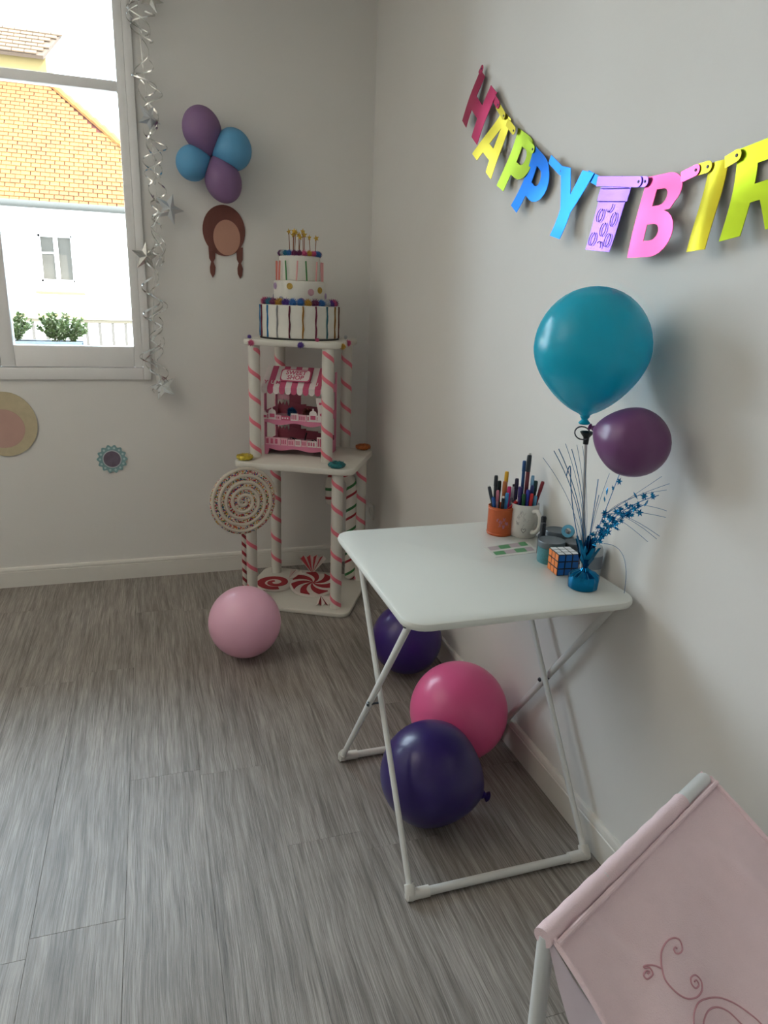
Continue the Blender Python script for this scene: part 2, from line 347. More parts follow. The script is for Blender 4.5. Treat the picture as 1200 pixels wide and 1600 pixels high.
# roof slope 45 degrees, hip on its right side, tiles laid row by row
RZ = 8.69; S2 = math.sqrt(.5)
def roof_pt(xx, t, h=0): return Vector((xx, -.3+t*S2-h*S2, RZ+t*S2+h*S2))
TMAX = 3.12
def hip_x(t): return -.17+(-2.36+.17)*(t/2.87)      # right end of the row at slope distance t
g = G(); g.add([roof_pt(HX0, 0), roof_pt(hip_x(0), 0), roof_pt(hip_x(TMAX), TMAX), roof_pt(HX0, TMAX), roof_pt(HX0, 0, -.06), roof_pt(hip_x(0), 0, -.06), roof_pt(hip_x(TMAX), TMAX, -.06), roof_pt(HX0, TMAX, -.06)],
      [(0, 1, 2, 3), (7, 6, 5, 4), (0, 4, 5, 1), (1, 5, 6, 2), (2, 6, 7, 3), (3, 7, 4, 0)])
M_TILE = mat('clay_roof_tile', (100, 64, 20), .85, var=.35, scale=6, objrand=.9)
M_TILE2 = mat('clay_roof_tile_mass', (98, 62, 20), .85, var=.35, scale=5)
M_DECK = mat('roof_joint', (70, 24, 12), .9)
deck = g.build('roof_slope', M_DECK, house, smooth=False)
TW, TR = .145, .104
rotR = Matrix.Rotation(PI/4, 4, 'X')
tm = G().box((0, 0, 0), (TW-.011, TR+.016, .016), Matrix.Rotation(-.12, 4, 'X')).mesh('roof_tile', M_TILE, smooth=False)
rest = G(); nt_ = 0
cand = []
rows = int(TMAX/TR)
for rI in range(rows):
    t = (rI+.5)*TR; xx = -4.6-(TW/2 if rI % 2 else 0)
    while xx < hip_x(t)-TW*.45:
        cand.append((rI, xx, t)); xx += TW
inview = [c for c in cand if -3.45 < c[1] < -1.25]
parts_ = set(sorted(inview, key=lambda c: c[0])[:300])
for c in cand:
    rI, xx, t = c; pos = roof_pt(xx+random.uniform(-.004, .004), t, .012)
    if c in parts_: put('roof_tile', tm, deck, pos, (PI/4, 0, random.uniform(-.01, .01)))
    else: rest.box(pos, (TW-.011, TR+.016, .016), Matrix.Rotation(PI/4-.12, 3, 'X'))
ro = rest.build('roof_tile_mass', M_TILE2, deck, smooth=False); ro['kind'] = 'stuff'
for i in range(16):
    t = .1+i*.185
    G().tube([roof_pt(hip_x(t)+.0, t, .02), roof_pt(hip_x(t+.2), t+.2, .05)], [.05, .062], 8).build('hip_tile', M_TILE, deck)
# right-hand hip plane (falls away) and the upper storey with its own little roof
hp = G(); hp.add([roof_pt(hip_x(0), 0), Vector((1.5, 5, RZ)), Vector((-1.2, 5, RZ+2.2)), roof_pt(hip_x(TMAX), TMAX)], [(0, 1, 2, 3)])
hp.add([roof_pt(hip_x(0), 0, -.05), Vector((1.5, 5, RZ-.05)), Vector((-1.2, 5, RZ+2.15)), roof_pt(hip_x(TMAX), TMAX, -.05)], [(3, 2, 1, 0)])
hp.build('hip_slope', M_TILE2, house, smooth=False)
M_YW = mat('cream_render', (100, 82, 44), .9, var=.05)
G().bb((HX0, 1.93, 10.75), (-2.58, 5, 11.36)).build('upper_wall', M_YW, house, smooth=False)
g = G(); ua = Vector((HX0, 1.75, 11.33)); 
def up_pt(xx, t, h=0): return Vector((xx, 1.78+t*.8-h*.6, 11.30+t*.6+h*.8))
urx = lambda t: -2.60+t*.27
g.add([up_pt(HX0, 0), up_pt(urx(0), 0), up_pt(urx(1), 1.0), up_pt(HX0, 1.0), up_pt(HX0, 0, -.06), up_pt(urx(0), 0, -.06), up_pt(urx(1), 1.0, -.06), up_pt(HX0, 1.0, -.06)], [(0, 1, 2, 3), (7, 6, 5, 4), (0, 4, 5, 1), (1, 5, 6, 2), (2, 6, 7, 3), (3, 7, 4, 0)])
ur = g.build('upper_roof', mat('brown_joint', (70, 54, 40), .9), house, smooth=False)
M_TILE3 = mat('brown_roof_tile', (78, 58, 38), .85, var=.2, scale=6, objrand=.8)
um = G().box((0, 0, 0), (.19, .15, .018), Matrix.Rotation(-.12, 4, 'X')).mesh('roof_tile', M_TILE3, smooth=False)
for rI in range(7):
    t = (rI+.5)*.143; xx = -4.4-(.1 if rI % 2 else 0)
    while xx < urx(t)-.05:
        put('roof_tile', um, ur, up_pt(xx, t, .014), (math.atan2(.6, .8), 0, 0)); xx += .2
# balcony railing across the street
rail = thing('balcony_railing', 'cream-topped white balcony railing with upright bars beyond the planter', 'railing', (0, 8.6, 0))
M_RAILT = mat('cream_rail', (120, 100, 66), .8); M_BAR = mat('grey_bar', (58, 50, 42), .7)
G().bb((-4.2, -.06, .965), (-.9, .06, 1.03)).build('top_rail', M_RAILT, rail, bevel=.008)
G().bb((-4.2, .02, .90), (-.9, .05, .955)).build('mid_rail', mat('dark_wood_rail', (96, 84, 66), .8), rail, bevel=.004)
bm_ = G().box((0, 0, .45), (.045, .04, .9)).mesh('bar', M_BAR, bevel=.003, smooth=False)
for i in range(17): put('bar', bm_, rail, (-4.1+i*.19, .02, 0))
G().bb((-4.2, -.05, -6), (-.9, .08, .03)).build('balcony_front', M_REND, rail, smooth=False)
# planter on the outer sill with two shrubs
pl = thing('planter_box', 'grey planter box standing on the outer window sill', 'planter', (-1.60, .40, WZ0))
g = G(); g.bb((-.27, -.07, 0), (.2, .07, .012)); g.bb((-.27, -.07, 0), (.2, -.062, .148)); g.bb((-.27, .062, 0), (.2, .07, .148)); g.bb((-.27, -.07, 0), (-.262, .07, .148)); g.bb((.192, -.07, 0), (.2, .07, .148))
g.build('box', mat('planter_grey', (128, 136, 148), .7), pl, bevel=.003)
G().bb((-.262, -.062, .1), (.192, .062, .135)).build('soil', mat('soil', (70, 56, 44), 1, bump=.5), pl, smooth=False)
M_LEAF = mat('shrub_leaf', (74, 90, 44), .6, var=.45, scale=40, transl=.3); M_FLOW = mat('pale_blossom', (160, 160, 130), .7)
def shrub(name, label, x, r, h, n, seed):
    rnd = random.Random(seed); t = thing(name, label, 'shrub', (x, .40, WZ0+.135), group=None); st = G(); lf = G(); fl = G()
    for i in range(26):
        a = rnd.uniform(0, 2*PI); q = r*math.sqrt(rnd.random()); tip = Vector((q*math.cos(a), q*math.sin(a)*.45, h*rnd.uniform(.55, 1)*(1-.35*(q/r)**2)))
        st.tube([(tip.x*.2, tip.y*.2, -.02), tip*.6, tip], .0012, 4)
        for k in range(n):
            tt = rnd.uniform(.25, 1); p = Vector((tip.x*(.2+.8*tt), tip.y*(.2+.8*tt), tip.z*tt)); d = Vector((rnd.gauss(0, 1), rnd.gauss(0, 1), rnd.gauss(.4, 1))).normalized()
            L_ = rnd.uniform(.014, .024); s = d.orthogonal().normalized()*L_*.28; nn = d.cross(s)*.35
            (fl if rnd.random() < .13 else lf).add([p, p+d*L_*.5+s, p+d*L_, p+d*L_*.5-s, p+d*L_*.5+nn], [(0, 1, 4), (1, 2, 4), (2, 3, 4), (3, 0, 4)])
    st.build('stems', mat('stem', (110, 100, 70), .8), t, smooth=False); x_ = lf.build('foliage', M_LEAF, t, smooth=False); x_['kind'] = 'stuff'; y_ = fl.build('blossom', M_FLOW, t, smooth=False); y_['kind'] = 'stuff'
shrub('shrub', 'green leafy shrub at the left end of the window planter', -1.755, .125, .165, 75, 1)
shrub('shrub', 'fuller green shrub at the right end of the window planter', -1.50, .125, .18, 85, 2)


# ================================================================== ADDED FILL LAMP (uplighter) by the left wall, unseen, brightens the dim room
M_FILL_LAMP = mat('fill_lamp_metal', (225, 222, 215), .4)
lamp = thing('fill_lamp', 'added white uplighter fill lamp by the left wall, out of view', 'fill lamp', (-2.95, -1.7, 0))
G().lathe([(0, 0), (.14, 0), (.14, .015), (.13, .025), (.03, .03), (0, .03)], 32).build('base', M_FILL_LAMP, lamp)
G().tube([(0, 0, .03), (0, 0, 1.72)], .014, 12).build('pole', M_FILL_LAMP, lamp)
G().lathe([(.02, 1.70), (.06, 1.715), (.15, 1.79), (.19, 1.86), (.186, 1.862), (.145, 1.795), (.055, 1.722), (0, 1.718)], 32).build('bowl', M_FILL_LAMP, lamp)
ld = bpy.data.lights.new('fill_light', 'AREA'); ld.shape = 'DISK'; ld.size = .22; ld.energy = 23; ld.color = (1, .91, .80); ld.spread = 2.6
lo = put('fill_light', ld, lamp, (0, 0, 1.80), (PI, 0, 0))

# ================================================================== DISPLAY TOWER (painted shelf tower with taped posts)
M_TOWER = mat('tower_paint', (214, 210, 200), .6, var=.04, scale=8)
M_TAPE = mat('pink_tape', (226, 118, 134), .5)
TA = math.radians(-28); U = Vector((math.cos(TA), math.sin(TA), 0)); V = Vector((-math.sin(TA), math.cos(TA), 0))
TC = Vector((-.285, -.745, 0))-U*.28+V*.25       # centre of the lower boards
UC = Vector((-.405, -.29, 0))                    # centre of the upper tier
tower = thing('display_tower', 'white wooden two-tier shelf tower with pink-taped posts in the corner', 'shelf tower', TC, TA)
inv = Matrix.Rotation(-TA, 3, 'Z')
def TL(p): return inv @ (Vector(p)-TC)            # world -> tower space
slab(G(), .56, .49, .05, 0, .022, .006).build('base_board', M_TOWER, tower)
slab(G(), .555, .485, .05, .672, .700, .006).build('shelf', M_TOWER, tower, TL((TC.x+.012, TC.y+.012, 0)))
uc = TL(UC)
slab(G(), .44, .44, .05, 1.205, 1.232, .006).build('shelf', M_TOWER, tower, (uc.x, uc.y, 0))
def post(x, y, z0, z1, a0):
    g = G(); g.lathe([(.0, z0), (.026, z0), (.026, z1), (0, z1)], 28)
    p = g.build('post', M_TOWER, tower, (x, y, 0))
    helix_strip(G(), .0261, z0+.004, z1-.01, .112, .021, a0, -1).build('tape', M_TAPE, p)
for k, (x, y) in enumerate(((.205, -.18), (-.205, -.18), (-.205, .18), (.235, .195))): post(x, y, .022, .672, k*1.3+.4)
for k, (x, y) in enumerate(((.17, -.185), (-.17, -.185), (-.17, .18), (.17, .18))): post(uc.x+x, uc.y+y, .700, 1.205, k*1.1)
POM = {}
for n, c in dict(pink=(205, 86, 130), purple=(92, 62, 150), gold=(196, 152, 62), blue=(58, 120, 190), silver=(190, 192, 196), plum=(120, 52, 96), teal=(40, 120, 150), white=(220, 218, 220)).items():
    POM[n] = mat('tinsel_'+n, c, .35, metal=.35, var=.3, scale=60)
pom_big = {n: spiky(3, .0155, 54, m) for n, m in POM.items()}
for n, u, v, z in (('pink', -.168, -.222, 1.216), ('purple', .058, -.226, 1.216), ('gold', .224, -.135, 1.214), ('pink', .222, -.02, 1.222), ('purple', -.19, -.185, 1.240), ('silver', .19, .06, 1.243), ('pink', .125, -.20, 1.240)):
    s = 1.15 if z < 1.23 else .72
    o = put('pompom', pom_big[n], tower, (uc.x+u, uc.y+v, z), (u*9, v*7, 1)); o.scale = (s, s, s)

# ---- toy cake on the top board
ck = thing('toy_cake', 'three-tier white toy birthday cake on top of the shelf tower', 'toy cake', (-.418, -.285, 1.232), TA)
M_CAKE = mat('cake_white', (222, 219, 210), .8, bump=.2, bscale=40)
M_BLK = mat('black_edge', (24, 22, 24), .7)
G().lathe([(0, 0), (.181, 0), (.181, .006), (0, .006)], 64).build('base_edge', M_BLK, ck)
T1, T2, T3 = (.178, .006, .148), (.117, .148, .252), (.092, .252, .358)
for R_, z0, z1 in (T1, T2, T3):
    G().lathe([(0, z0), (R_-.003, z0), (R_, z0+.003), (R_, z1-.004), (R_-.004, z1), (0, z1)], 64).build('tier', M_CAKE, ck)
CHEN = {n: mat('chenille_'+n, c, .95, bump=.9, bscale=400) for n, c in dict(wine=(112, 34, 62), blue=(40, 120, 176), silver=(150, 150, 150), gold=(150, 104, 36), teal=(52, 100, 112), maroon=(98, 30, 52), brown=(110, 62, 40)).items()}
order = ['wine', 'blue', 'silver', 'maroon', 'gold', 'wine', 'teal', 'gold', 'brown', 'wine', 'blue', 'silver', 'maroon', 'gold', 'wine', 'teal', 'gold', 'brown', 'blue']
for i, n in enumerate(order):
    a = -PI/2-.95+i*2*PI/len(order); rr = T1[0]+.002
    pts = [(rr*math.cos(a+.008*math.sin(k*1.7+i)), rr*math.sin(a+.008*math.sin(k*1.7+i)), .008+.138*k/7) for k in range(8)]
    G().tube(pts, [.0038+.0008*math.sin(k*2+i) for k in range(8)], 7).build('pipe_cleaner', CHEN[n], ck)
ring = ['pink', 'purple', 'blue', 'white', 'plum', 'gold', 'pink', 'plum', 'blue', 'silver', 'pink', 'gold', 'plum', 'pink', 'teal', 'blue', 'purple']
pm1 = {n: spiky(5, .0225, 60, m) for n, m in POM.items()}; pm2 = {n: spiky(6, .0165, 54, m) for n, m in POM.items()}
for i in range(30):
    a = 2*PI*i/30; o = put('pompom', pm1[ring[(i*7) % 17]], ck, (.158*math.cos(a), .158*math.sin(a), .159+.002*math.sin(i*3)), (i, i*2, 0))
for i in range(24):
    a = 2*PI*i/24; put('pompom', pm2[ring[(i*5+2) % 17]], ck, (.086*math.cos(a), .086*math.sin(a), .368), (i*2, i, 0))
CND = [mat('candle_'+n, c, .5) for n, c in (('coral', (222, 120, 104)), ('green', (52, 128, 60)), ('pink', (226, 160, 160)))]
for i in range(14):
    a = -PI/2-.75+2*PI*i/14; k = 1 if i in (1, 3) else (0 if i in (0, 13) else 2)
    G().tube([(.1045*math.cos(a), .1045*math.sin(a), .253), (.1045*math.cos(a+.05*(-1)**i), .1045*math.sin(a+.05*(-1)**i), .335)], .0034, 8).build('candle', CND[k], ck)
BTN = [mat('button_'+n, c, .4) for n, c in (('lilac', (178, 150, 186)), ('gold', (190, 156, 66)), ('rose', (196, 150, 160)), ('grey', (160, 158, 176)), ('mauve', (160, 112, 150)))]
def button(a, z, r, k, R0=T2[0]):
    q = quat((math.cos(a), math.sin(a), 0))
    g = G().lathe([(0, -.004), (r, -.004), (r, .003), (r*.82, .005), (r*.74, .003), (r*.4, .003), (r*.36, .0045), (0, .0045)], 20)
    g.build('button', BTN[k], ck, (R0*math.cos(a), R0*math.sin(a), z), q)
for a, z, r, k in ((-2.45, .228, .014, 0), (-1.66, .228, .0135, 1), (-.85, .205, .0145, 2), (-2.06, .172, .0125, 3), (-1.22, .165, .0155, 4), (-.42, .215, .014, 1), (-3.0, .18, .013, 3), (.1, .19, .014, 0), (.9, .21, .014, 1), (1.7, .18, .014, 4), (2.5, .21, .014, 2)): button(a, z, r, k)
M_GOLD = mat('gold_glitter', (206, 168, 70), .32, metal=.8, var=.3, scale=90); M_PICK = mat('wooden_pick', (140, 84, 52), .8)
stm = star_mesh(.0145, .0062, .0035, M_GOLD)
for i in range(11):
    a = i*2.4; r = .018+.045*((i*.37) % 1); x, y = r*math.cos(a)*1.15, r*math.sin(a)*.6; hh = .445+.014*math.sin(i*2.1)
    pk = G().tube([(0, 0, .355), (.006*math.sin(i), 0, hh)], .0016, 6).build('star_pick', M_PICK, ck, (x, y, 0))
    put('star', stm, pk, (.006*math.sin(i), 0, hh+.004), (PI/2, .3*math.sin(i*1.3), .5*math.sin(i)))

# ---- cardboard sweet stall on the middle shelf
M_PINK = mat('card_pink', (214, 128, 158), .75); M_CRD = mat('card_white', (226, 216, 214), .8); M_ROSE = mat('card_rose', (196, 84, 118), .75); M_DKP = mat('card_dusty', (150, 76, 92), .8); M_PALE = mat('card_pale_pink', (228, 176, 190), .8)
so = UC+U*0+V*(-.015)
st = thing('sweet_stall', 'pink and white cardboard toy sweet shop stall on the middle shelf', 'toy stall', (so.x, so.y, .700), TA)
SW, SF, SB, SH = .148, -.105, .085, .40
def side(x):
    g = G()
    for a, b in (((SF, 0), (SB, .06)), ((SF, .06), (SF+.03, .30)), ((SB-.03, .06), (SB, .38)), ((SF+.03, .165), (SB-.03, .205)), ((SF+.03, .29), (SB-.03, .33))):
        g.bb((x-.0015, a[0], a[1]), (x+.0015, b[0], b[1]))
    return g
for x in (-SW, SW): side(x).build('side_panel', M_PINK, st, smooth=False)
def wavy(x0, x1, z0, z1, y, m, name, amp=.01, waves=2, legs=False, th=.003):
    n = 40; top = [(x0+(x1-x0)*i/n, z1) for i in range(n+1)]
    bot = []
    for i in range(n, -1, -1):
        t = i/n; z = z0+amp*math.cos(2*PI*waves*t)*(1 if not legs else .6)
        if legs: z = 0 if (t < .07 or t > .93) else z
        bot.append((x0+(x1-x0)*t, z))
    Mx = Matrix(((1, 0, 0), (0, 0, 1), (0, 1, 0)))
    return G().prism(top+bot, y, y+th, Mx).build(name, m, st, smooth=False)
wavy(-SW, SW, .026, .048, SF, M_PINK, 'apron', .008, 2, True)
wavy(-SW, SW, .148, .168, SF-.004, M_PINK, 'shelf_edge', .006, 2)
for z in (.046, .166): G().bb((-SW+.002, SF+.004, z-.0015), (SW-.002, SB-.004, z+.0015)).build('stall_shelf', M_PALE, st, smooth=False)
# printed fronts along each shelf: small boxes and jars standing as cut card
def front_row(zb, h, spec, y):
    x = -SW+.004
    for i, (wd, hh, k) in enumerate(spec):
        m = (M_PALE, M_CRD, M_ROSE)[k]
        p = G().bb((x, y-.002, zb), (x+wd-.002, y, zb+hh)).build('card_box', m, st, smooth=False)
        if wd > .02:
            for q in range(3):
                G().bb((x+.004+q*(wd-.01)/3, y-.0028, zb+.006), (x+.004+(q+.55)*(wd-.01)/3, y-.0019, zb+hh-.007)).build('print', M_ROSE if k < 2 else M_CRD, p, smooth=False)
        x += wd
front_row(.047, .03, [(.075, .036, 0), (.035, .034, 0), (.035, .03, 0), (.03, .033, 1), (.03, .03, 0), (.045, .03, 1), (.04, .05, 1)], SF-.001)
front_row(.167, .025, [(.035, .03, 0), (.045, .022, 0), (.045, .02, 2), (.037, .034, 1), (.04, .03, 0), (.04, .03, 1), (.05, .03, 1)], SF-.005)
def jar(x, z, wd, h, name='card_jar'):
    po = [(-wd/2, 0), (wd/2, 0), (wd/2, h*.62), (wd*.36, h*.75), (wd*.1, h*.82), (wd*.1, h*.95), (0, h), (-wd*.1, h*.95), (-wd*.1, h*.82), (-wd*.36, h*.75), (-wd/2, h*.62)]
    Mx = Matrix(((1, 0, 0), (0, 0, 1), (0, 1, 0))); p = G().prism(po, 0, .002, Mx).build(name, M_CRD, st, (x, SF-.008, z), smooth=False)
    G().bb((-wd*.33, -.0009, h*.16), (wd*.33, .0001, h*.45)).build('jar_label', M_ROSE, p, smooth=False)
jar(-.108, .168, .036, .058); jar(.088, .168, .036, .062); jar(-.142, .168, .02, .04)
po = [(-.02, 0), (.02, 0), (.016, .05), (.025, .09), (.028, .11), (-.028, .11), (-.025, .09), (-.016, .05)]
p = G().prism(po, 0, .002, Matrix(((1, 0, 0), (0, 0, 1), (0, 1, 0)))).build('card_scale', M_CRD, st, (.128, SF-.009, .168), smooth=False)
G().bb((-.012, -.0009, .08), (.012, .0001, .09)).build('print', M_ROSE, p, smooth=False); G().lathe([(0, 0), (.007, 0), (.007, .001), (0, .001)], 12).build('print', M_ROSE, p, (0, -.0002, .035), (PI/2, 0, 0))
# back card: dusty panel pieces with jagged jar silhouettes
Mx = Matrix(((1, 0, 0), (0, 0, 1), (0, 1, 0)))
G().bb((-.086, SB-.004, .046), (-.028, SB-.001, .36)).build('back_panel', M_DKP, st, smooth=False)
for zb in (.046, .166):
    po = [(-SW+.004, zb)]+[(-SW+.004+.009*i, zb+(.058 if i % 2 else .036)+.004*(i % 3)) for i in range(8)]+[(-.028, zb+.05), (.0, zb+.052), (.0, zb+.044), (.06, zb+.042), (.06, zb+.036), (SW-.004, zb+.03), (SW-.004, zb)]
    G().prism(po, SB-.007, SB-.0045, Mx).build('back_panel', M_DKP, st, smooth=False)
wavy(-SW+.002, -.085, .236, .262, SB-.008, M_PALE, 'paper_bunting', .004, 4)
# awning: separate sloping stripes with scalloped drops
AY0, AZ0, AY1, AZ1 = SF-.02, .318, SF+.075, .405
NS = 11; sw_ = (2*SW+.012)/NS
for i in range(NS):
    xa = -SW-.006+i*sw_; m = M_CRD if i % 2 == 0 else M_ROSE
    g = G(); d = .002; nrm = Vector((0, -(AZ1-AZ0), AY1-AY0)).normalized()*d
    q = [Vector((xa, AY0, AZ0)), Vector((xa+sw_, AY0, AZ0)), Vector((xa+sw_, AY1, AZ1)), Vector((xa, AY1, AZ1))]
    g.add(q+[v-nrm for v in q], [(0, 1, 2, 3), (7, 6, 5, 4), (0, 4, 5, 1), (1, 5, 6, 2), (2, 6, 7, 3), (3, 7, 4, 0)])
    s = g.build('awning_stripe', m, st, smooth=False)
    po = [(xa+.0004, AZ0), (xa+sw_-.0004, AZ0)]+[(xa+sw_/2+(sw_/2-.0004)*math.cos(t*PI/8), AZ0-.017-sw_*.5*math.sin(t*PI/8)) for t in range(9)]
    G().prism(po, AY0-.001, AY0+.001, Mx).build('scallop', m, s, smooth=False)
sl = math.atan2(AZ1-AZ0, AY1-AY0); AM = Vector((0, (AY0+AY1)/2, (AZ0+AZ1)/2)); AN = Vector((0, -math.sin(sl), math.cos(sl)))
# name board standing on the awning
bw, bh = .142, .066
po = [(x, y) for x, y in rrect(bw, bh, .012, 5)]
bd = G().prism(po, 0, .003).build('name_board', M_ROSE, st, AM+Vector((.0, 0, 0))+AN*.006+Vector((-.002, -.004, .004)), (sl+.12, 0, 0), smooth=False)
G().prism(rrect(bw-.010, bh-.010, .014, 5), .003, .0042).build('board_face', M_CRD, bd, smooth=False)
put('lettering', text_mesh('SWEET', .031, M_ROSE, shear=.1), bd, (0, .0125, .0046)); put('lettering', text_mesh('SHOP', .031, M_ROSE, shear=.1), bd, (0, -.0135, .0046))
for i, (t, xx) in enumerate(zip('YUMYUM', (-.138, -.105, -.080, .066, .099, .126))):
    put('lettering', text_mesh(t, .028, M_CRD if i in (1, 4) else M_ROSE), st, Vector((xx, AY0+.02, AZ0+.0185))+AN*.0016, (sl, 0, 0))
for n, lab, x, z, r, m in (('tinsel_ball', 'blue tinsel ball on the upper shelf of the toy sweet stall', -.032, .168, .028, mat('tinsel_deep_blue', (30, 88, 128), .35, metal=.4, var=.3)), ('tinsel_ball', 'wine and olive tinsel ball on the upper shelf of the toy sweet stall', .045, .168, .029, mat('tinsel_wine', (112, 56, 52), .4, metal=.4, var=.5, scale=30))):
    me = spiky(11, r, 150, m, n); tag(put(n, me, None, so+U*x+V*(-.055)+Vector((0, 0, .700+z+r)), (.3, x*8, .5)), lab, 'tinsel ball')
rb = thing('foil_shred', 'dark shredded foil lying on the lower shelf of the toy sweet stall', 'foil shred', so+V*(-.05)+Vector((0, 0, .748)), TA)
g = G(); rnd = random.Random(4)
for i in range(16):
    a = rnd.uniform(-.07, .09); g.tube([(a+rnd.uniform(-.04, .04), rnd.uniform(-.02, .02), .003), (a, rnd.uniform(-.02, .02), rnd.uniform(.008, .03)), (a+rnd.uniform(-.05, .05), rnd.uniform(-.02, .02), rnd.uniform(.004, .016))], .0022, 5)
g.tube([(.03, 0, .004), (.033, 0, .03), (.04, 0, .055)], .003, 6); g.build('strands', mat('black_foil', (30, 32, 38), .3, metal=.5), rb)

# ---- tinsel rings on the middle shelf
def tinsel_ring(lab, loc, c, nm):
    g = G(); rnd = random.Random(nm); R_, r = .026, .012
    m = mat('tinsel_ring_'+nm, c, .35, metal=.35, var=.45, scale=70); n1, n2 = 22, 8; vs = []; fs = []
    for i in range(n1):
        for k in range(n2):
            rr = r*rnd.uniform(.85, 1.2); a = 2*PI*i/n1; b = 2*PI*k/n2; vs.append(((R_+rr*math.cos(b))*math.cos(a), (R_+rr*math.cos(b))*math.sin(a), max(.012+rr*.9*math.sin(b), 0)))
    for i in range(n1):
        for k in range(n2): fs.append((i*n2+k, ((i+1) % n1)*n2+k, ((i+1) % n1)*n2+(k+1) % n2, i*n2+(k+1) % n2))
    g.add(vs, fs); o = g.build('tinsel_ring', m, None, loc, smooth=False); tag(o, lab, 'tinsel ring')
    sp = G()
    for i in range(70):
        a = rnd.uniform(0, 2*PI); b = rnd.uniform(0, PI); d = Vector((math.cos(b)*math.cos(a), math.cos(b)*math.sin(a), math.sin(b))); c0 = Vector((R_*math.cos(a), R_*math.sin(a), .012))
        s = d.orthogonal().normalized()*.0016; sp.add([c0+d*.008+s, c0+d*.008-s, c0+d*r*1.45, c0+d*.008+d.cross(s)], [(0, 1, 2), (1, 3, 2), (3, 0, 2)])
    sp.build('bristles', m, o, smooth=False)
tinsel_ring('yellow tinsel ring on the left corner of the middle shelf', (-.700, -.437, .7005), (196, 176, 60), 'yellow')
tinsel_ring('teal tinsel ring on the front corner of the middle shelf', (-.325, -.655, .7005), (38, 112, 116), 'teal')
tinsel_ring('orange tinsel ring on the right corner of the middle shelf', (-.098, -.29, .7005), (176, 96, 40), 'orange')

# ---- paper candies lying on the base board
M_CWH = mat('candy_white', (214, 204, 196), .7); M_CRED = mat('candy_red', (158, 38, 48), .65)
def swirl(g, R_, n, a0, a1, tw, z0, z1, curve=1.0):
    """one bent wedge of a peppermint"""
    m = 9; A = [a0+curve*(1-i/m)**1.2*-1 for i in range(m+1)]
    lo = [(R_*(i/m)*math.cos(a0+curve*i/m), R_*(i/m)*math.sin(a0+curve*i/m)) for i in range(m+1)]
    hi = [(R_*(i/m)*math.cos(a1+curve*i/m), R_*(i/m)*math.sin(a1+curve*i/m)) for i in range(m, 0, -1)]
    return g.prism(lo+hi, z0, z1)
def fan(parent, a, R_, m1, m2, size=.075, n=6, lift=.0):
    """pleated wrapper end: alternating folds that spread from the knot"""
    for i in range(n):
        t0 = (i/n-.5)*1.15; t1 = ((i+1)/n-.5)*1.15; z = .004+(.010 if i % 2 else 0)
        p = [Vector((.006, .0, .004)), Vector((size*math.cos(t0), size*math.sin(t0), .002+lift+(.012 if i % 2 else 0))), Vector((size*math.cos(t1), size*math.sin(t1), .002+lift+(0 if i % 2 else .012)))]
        g = G(); g.add(p+[v+Vector((0, 0, .0015)) for v in p], [(2, 1, 0), (3, 4, 5), (0, 1, 4, 3), (1, 2, 5, 4), (2, 0, 3, 5)])
        g.build('wrapper_fold', m1 if i % 2 else m2, parent, (R_*math.cos(a), R_*math.sin(a), 0), a, smooth=False)
cb = thing('paper_candy', 'white paper candy with a red spiral lying on the tower base', 'paper candy', (-.548, -.315, .022), .25); cb.scale = (1.22, 1.22, 1.22)
G().lathe([(0, 0), (.074, 0), (.076, .004), (.074, .010), (0, .012)], 40).build('disc', M_CWH, cb)
sp = G(); m = 60; vs = []; fs = []
for i in range(m+1):
    a = 1.2+i/m*3.4*PI*.9; r = .012+.056*i/m; wd = .009+.009*i/m
    for rr in (r-wd, r+wd): vs.append((min(rr, .0735)*math.cos(a), min(rr, .0735)*math.sin(a), .0125))
for i in range(m): fs.append((2*i, 2*i+1, 2*i+3, 2*i+2))
k = len(vs); vs += [(x, y, .0105) for x, y, z in vs]; fs += [tuple(k+j for j in reversed(f)) for f in fs]
fs += [(2*i, 2*i+2, k+2*i+2, k+2*i) for i in range(m)]+[(2*i+1, k+2*i+1, k+2*i+3, 2*i+3) for i in range(m)]
sp.add(vs, fs); sp.build('spiral', M_CRED, cb, smooth=False)
fan(cb, .35, .072, M_CRED, M_CWH, .075, 7, .008); fan(cb, 3.75, .072, M_CRED, M_CWH, .085, 7, .008)
cb = thing('paper_candy', 'large red and white peppermint paper candy propped on the tower base', 'paper candy', (-.372, -.395, .032), None); cb.rotation_euler = (.12, -.08, .3); cb.scale = (1.2, 1.2, 1.2)
G().lathe([(0, 0), (.092, 0), (.095, .006), (.09, .012), (.0, .016)], 44).build('disc', M_CWH, cb)
for i in range(7):
    swirl(G(), .089, 7, 2*PI*i/7, 2*PI*(i+.52)/7, .1, .0125, .0175, .9).build('swirl', M_CRED, cb, smooth=False)
fan(cb, PI/2-.5, .09, M_CRED, M_CWH, .115, 9, .022); fan(cb, -PI/2-.15, .085, M_CRED, M_CWH, .100, 9, .012)

# ---- candy cane standing on the base board
M_CANE = stripes_mat('cane_stripes', [(0, (214, 208, 198)), (.16, (152, 30, 42)), (.28, (214, 208, 198)), (.55, (46, 112, 58)), (.68, (214, 208, 198))], .115, slope=-1)
g = G(); pts = [(0, 0, .004), (0, 0, .012)]+[(0, 0, .03+i*.045) for i in range(11)]+[(-.055+.055*math.cos(t*PI/10), 0, .49+.07*math.sin(t*PI/10)) for t in range(0, 11)]+[(-.11, 0, .45), (-.11, 0, .42), (-.11, 0, .40), (-.11, 0, .395)]
rr = [.02, .027]+[.029]*11+[.028]*11+[.028, .027, .022, .012]
g.tube(pts, rr, 18)
tag(g.build('candy_cane', M_CANE, None, (-.158, -.318, .022), TA), 'large red, green and white striped candy cane standing on the tower base', 'candy cane')

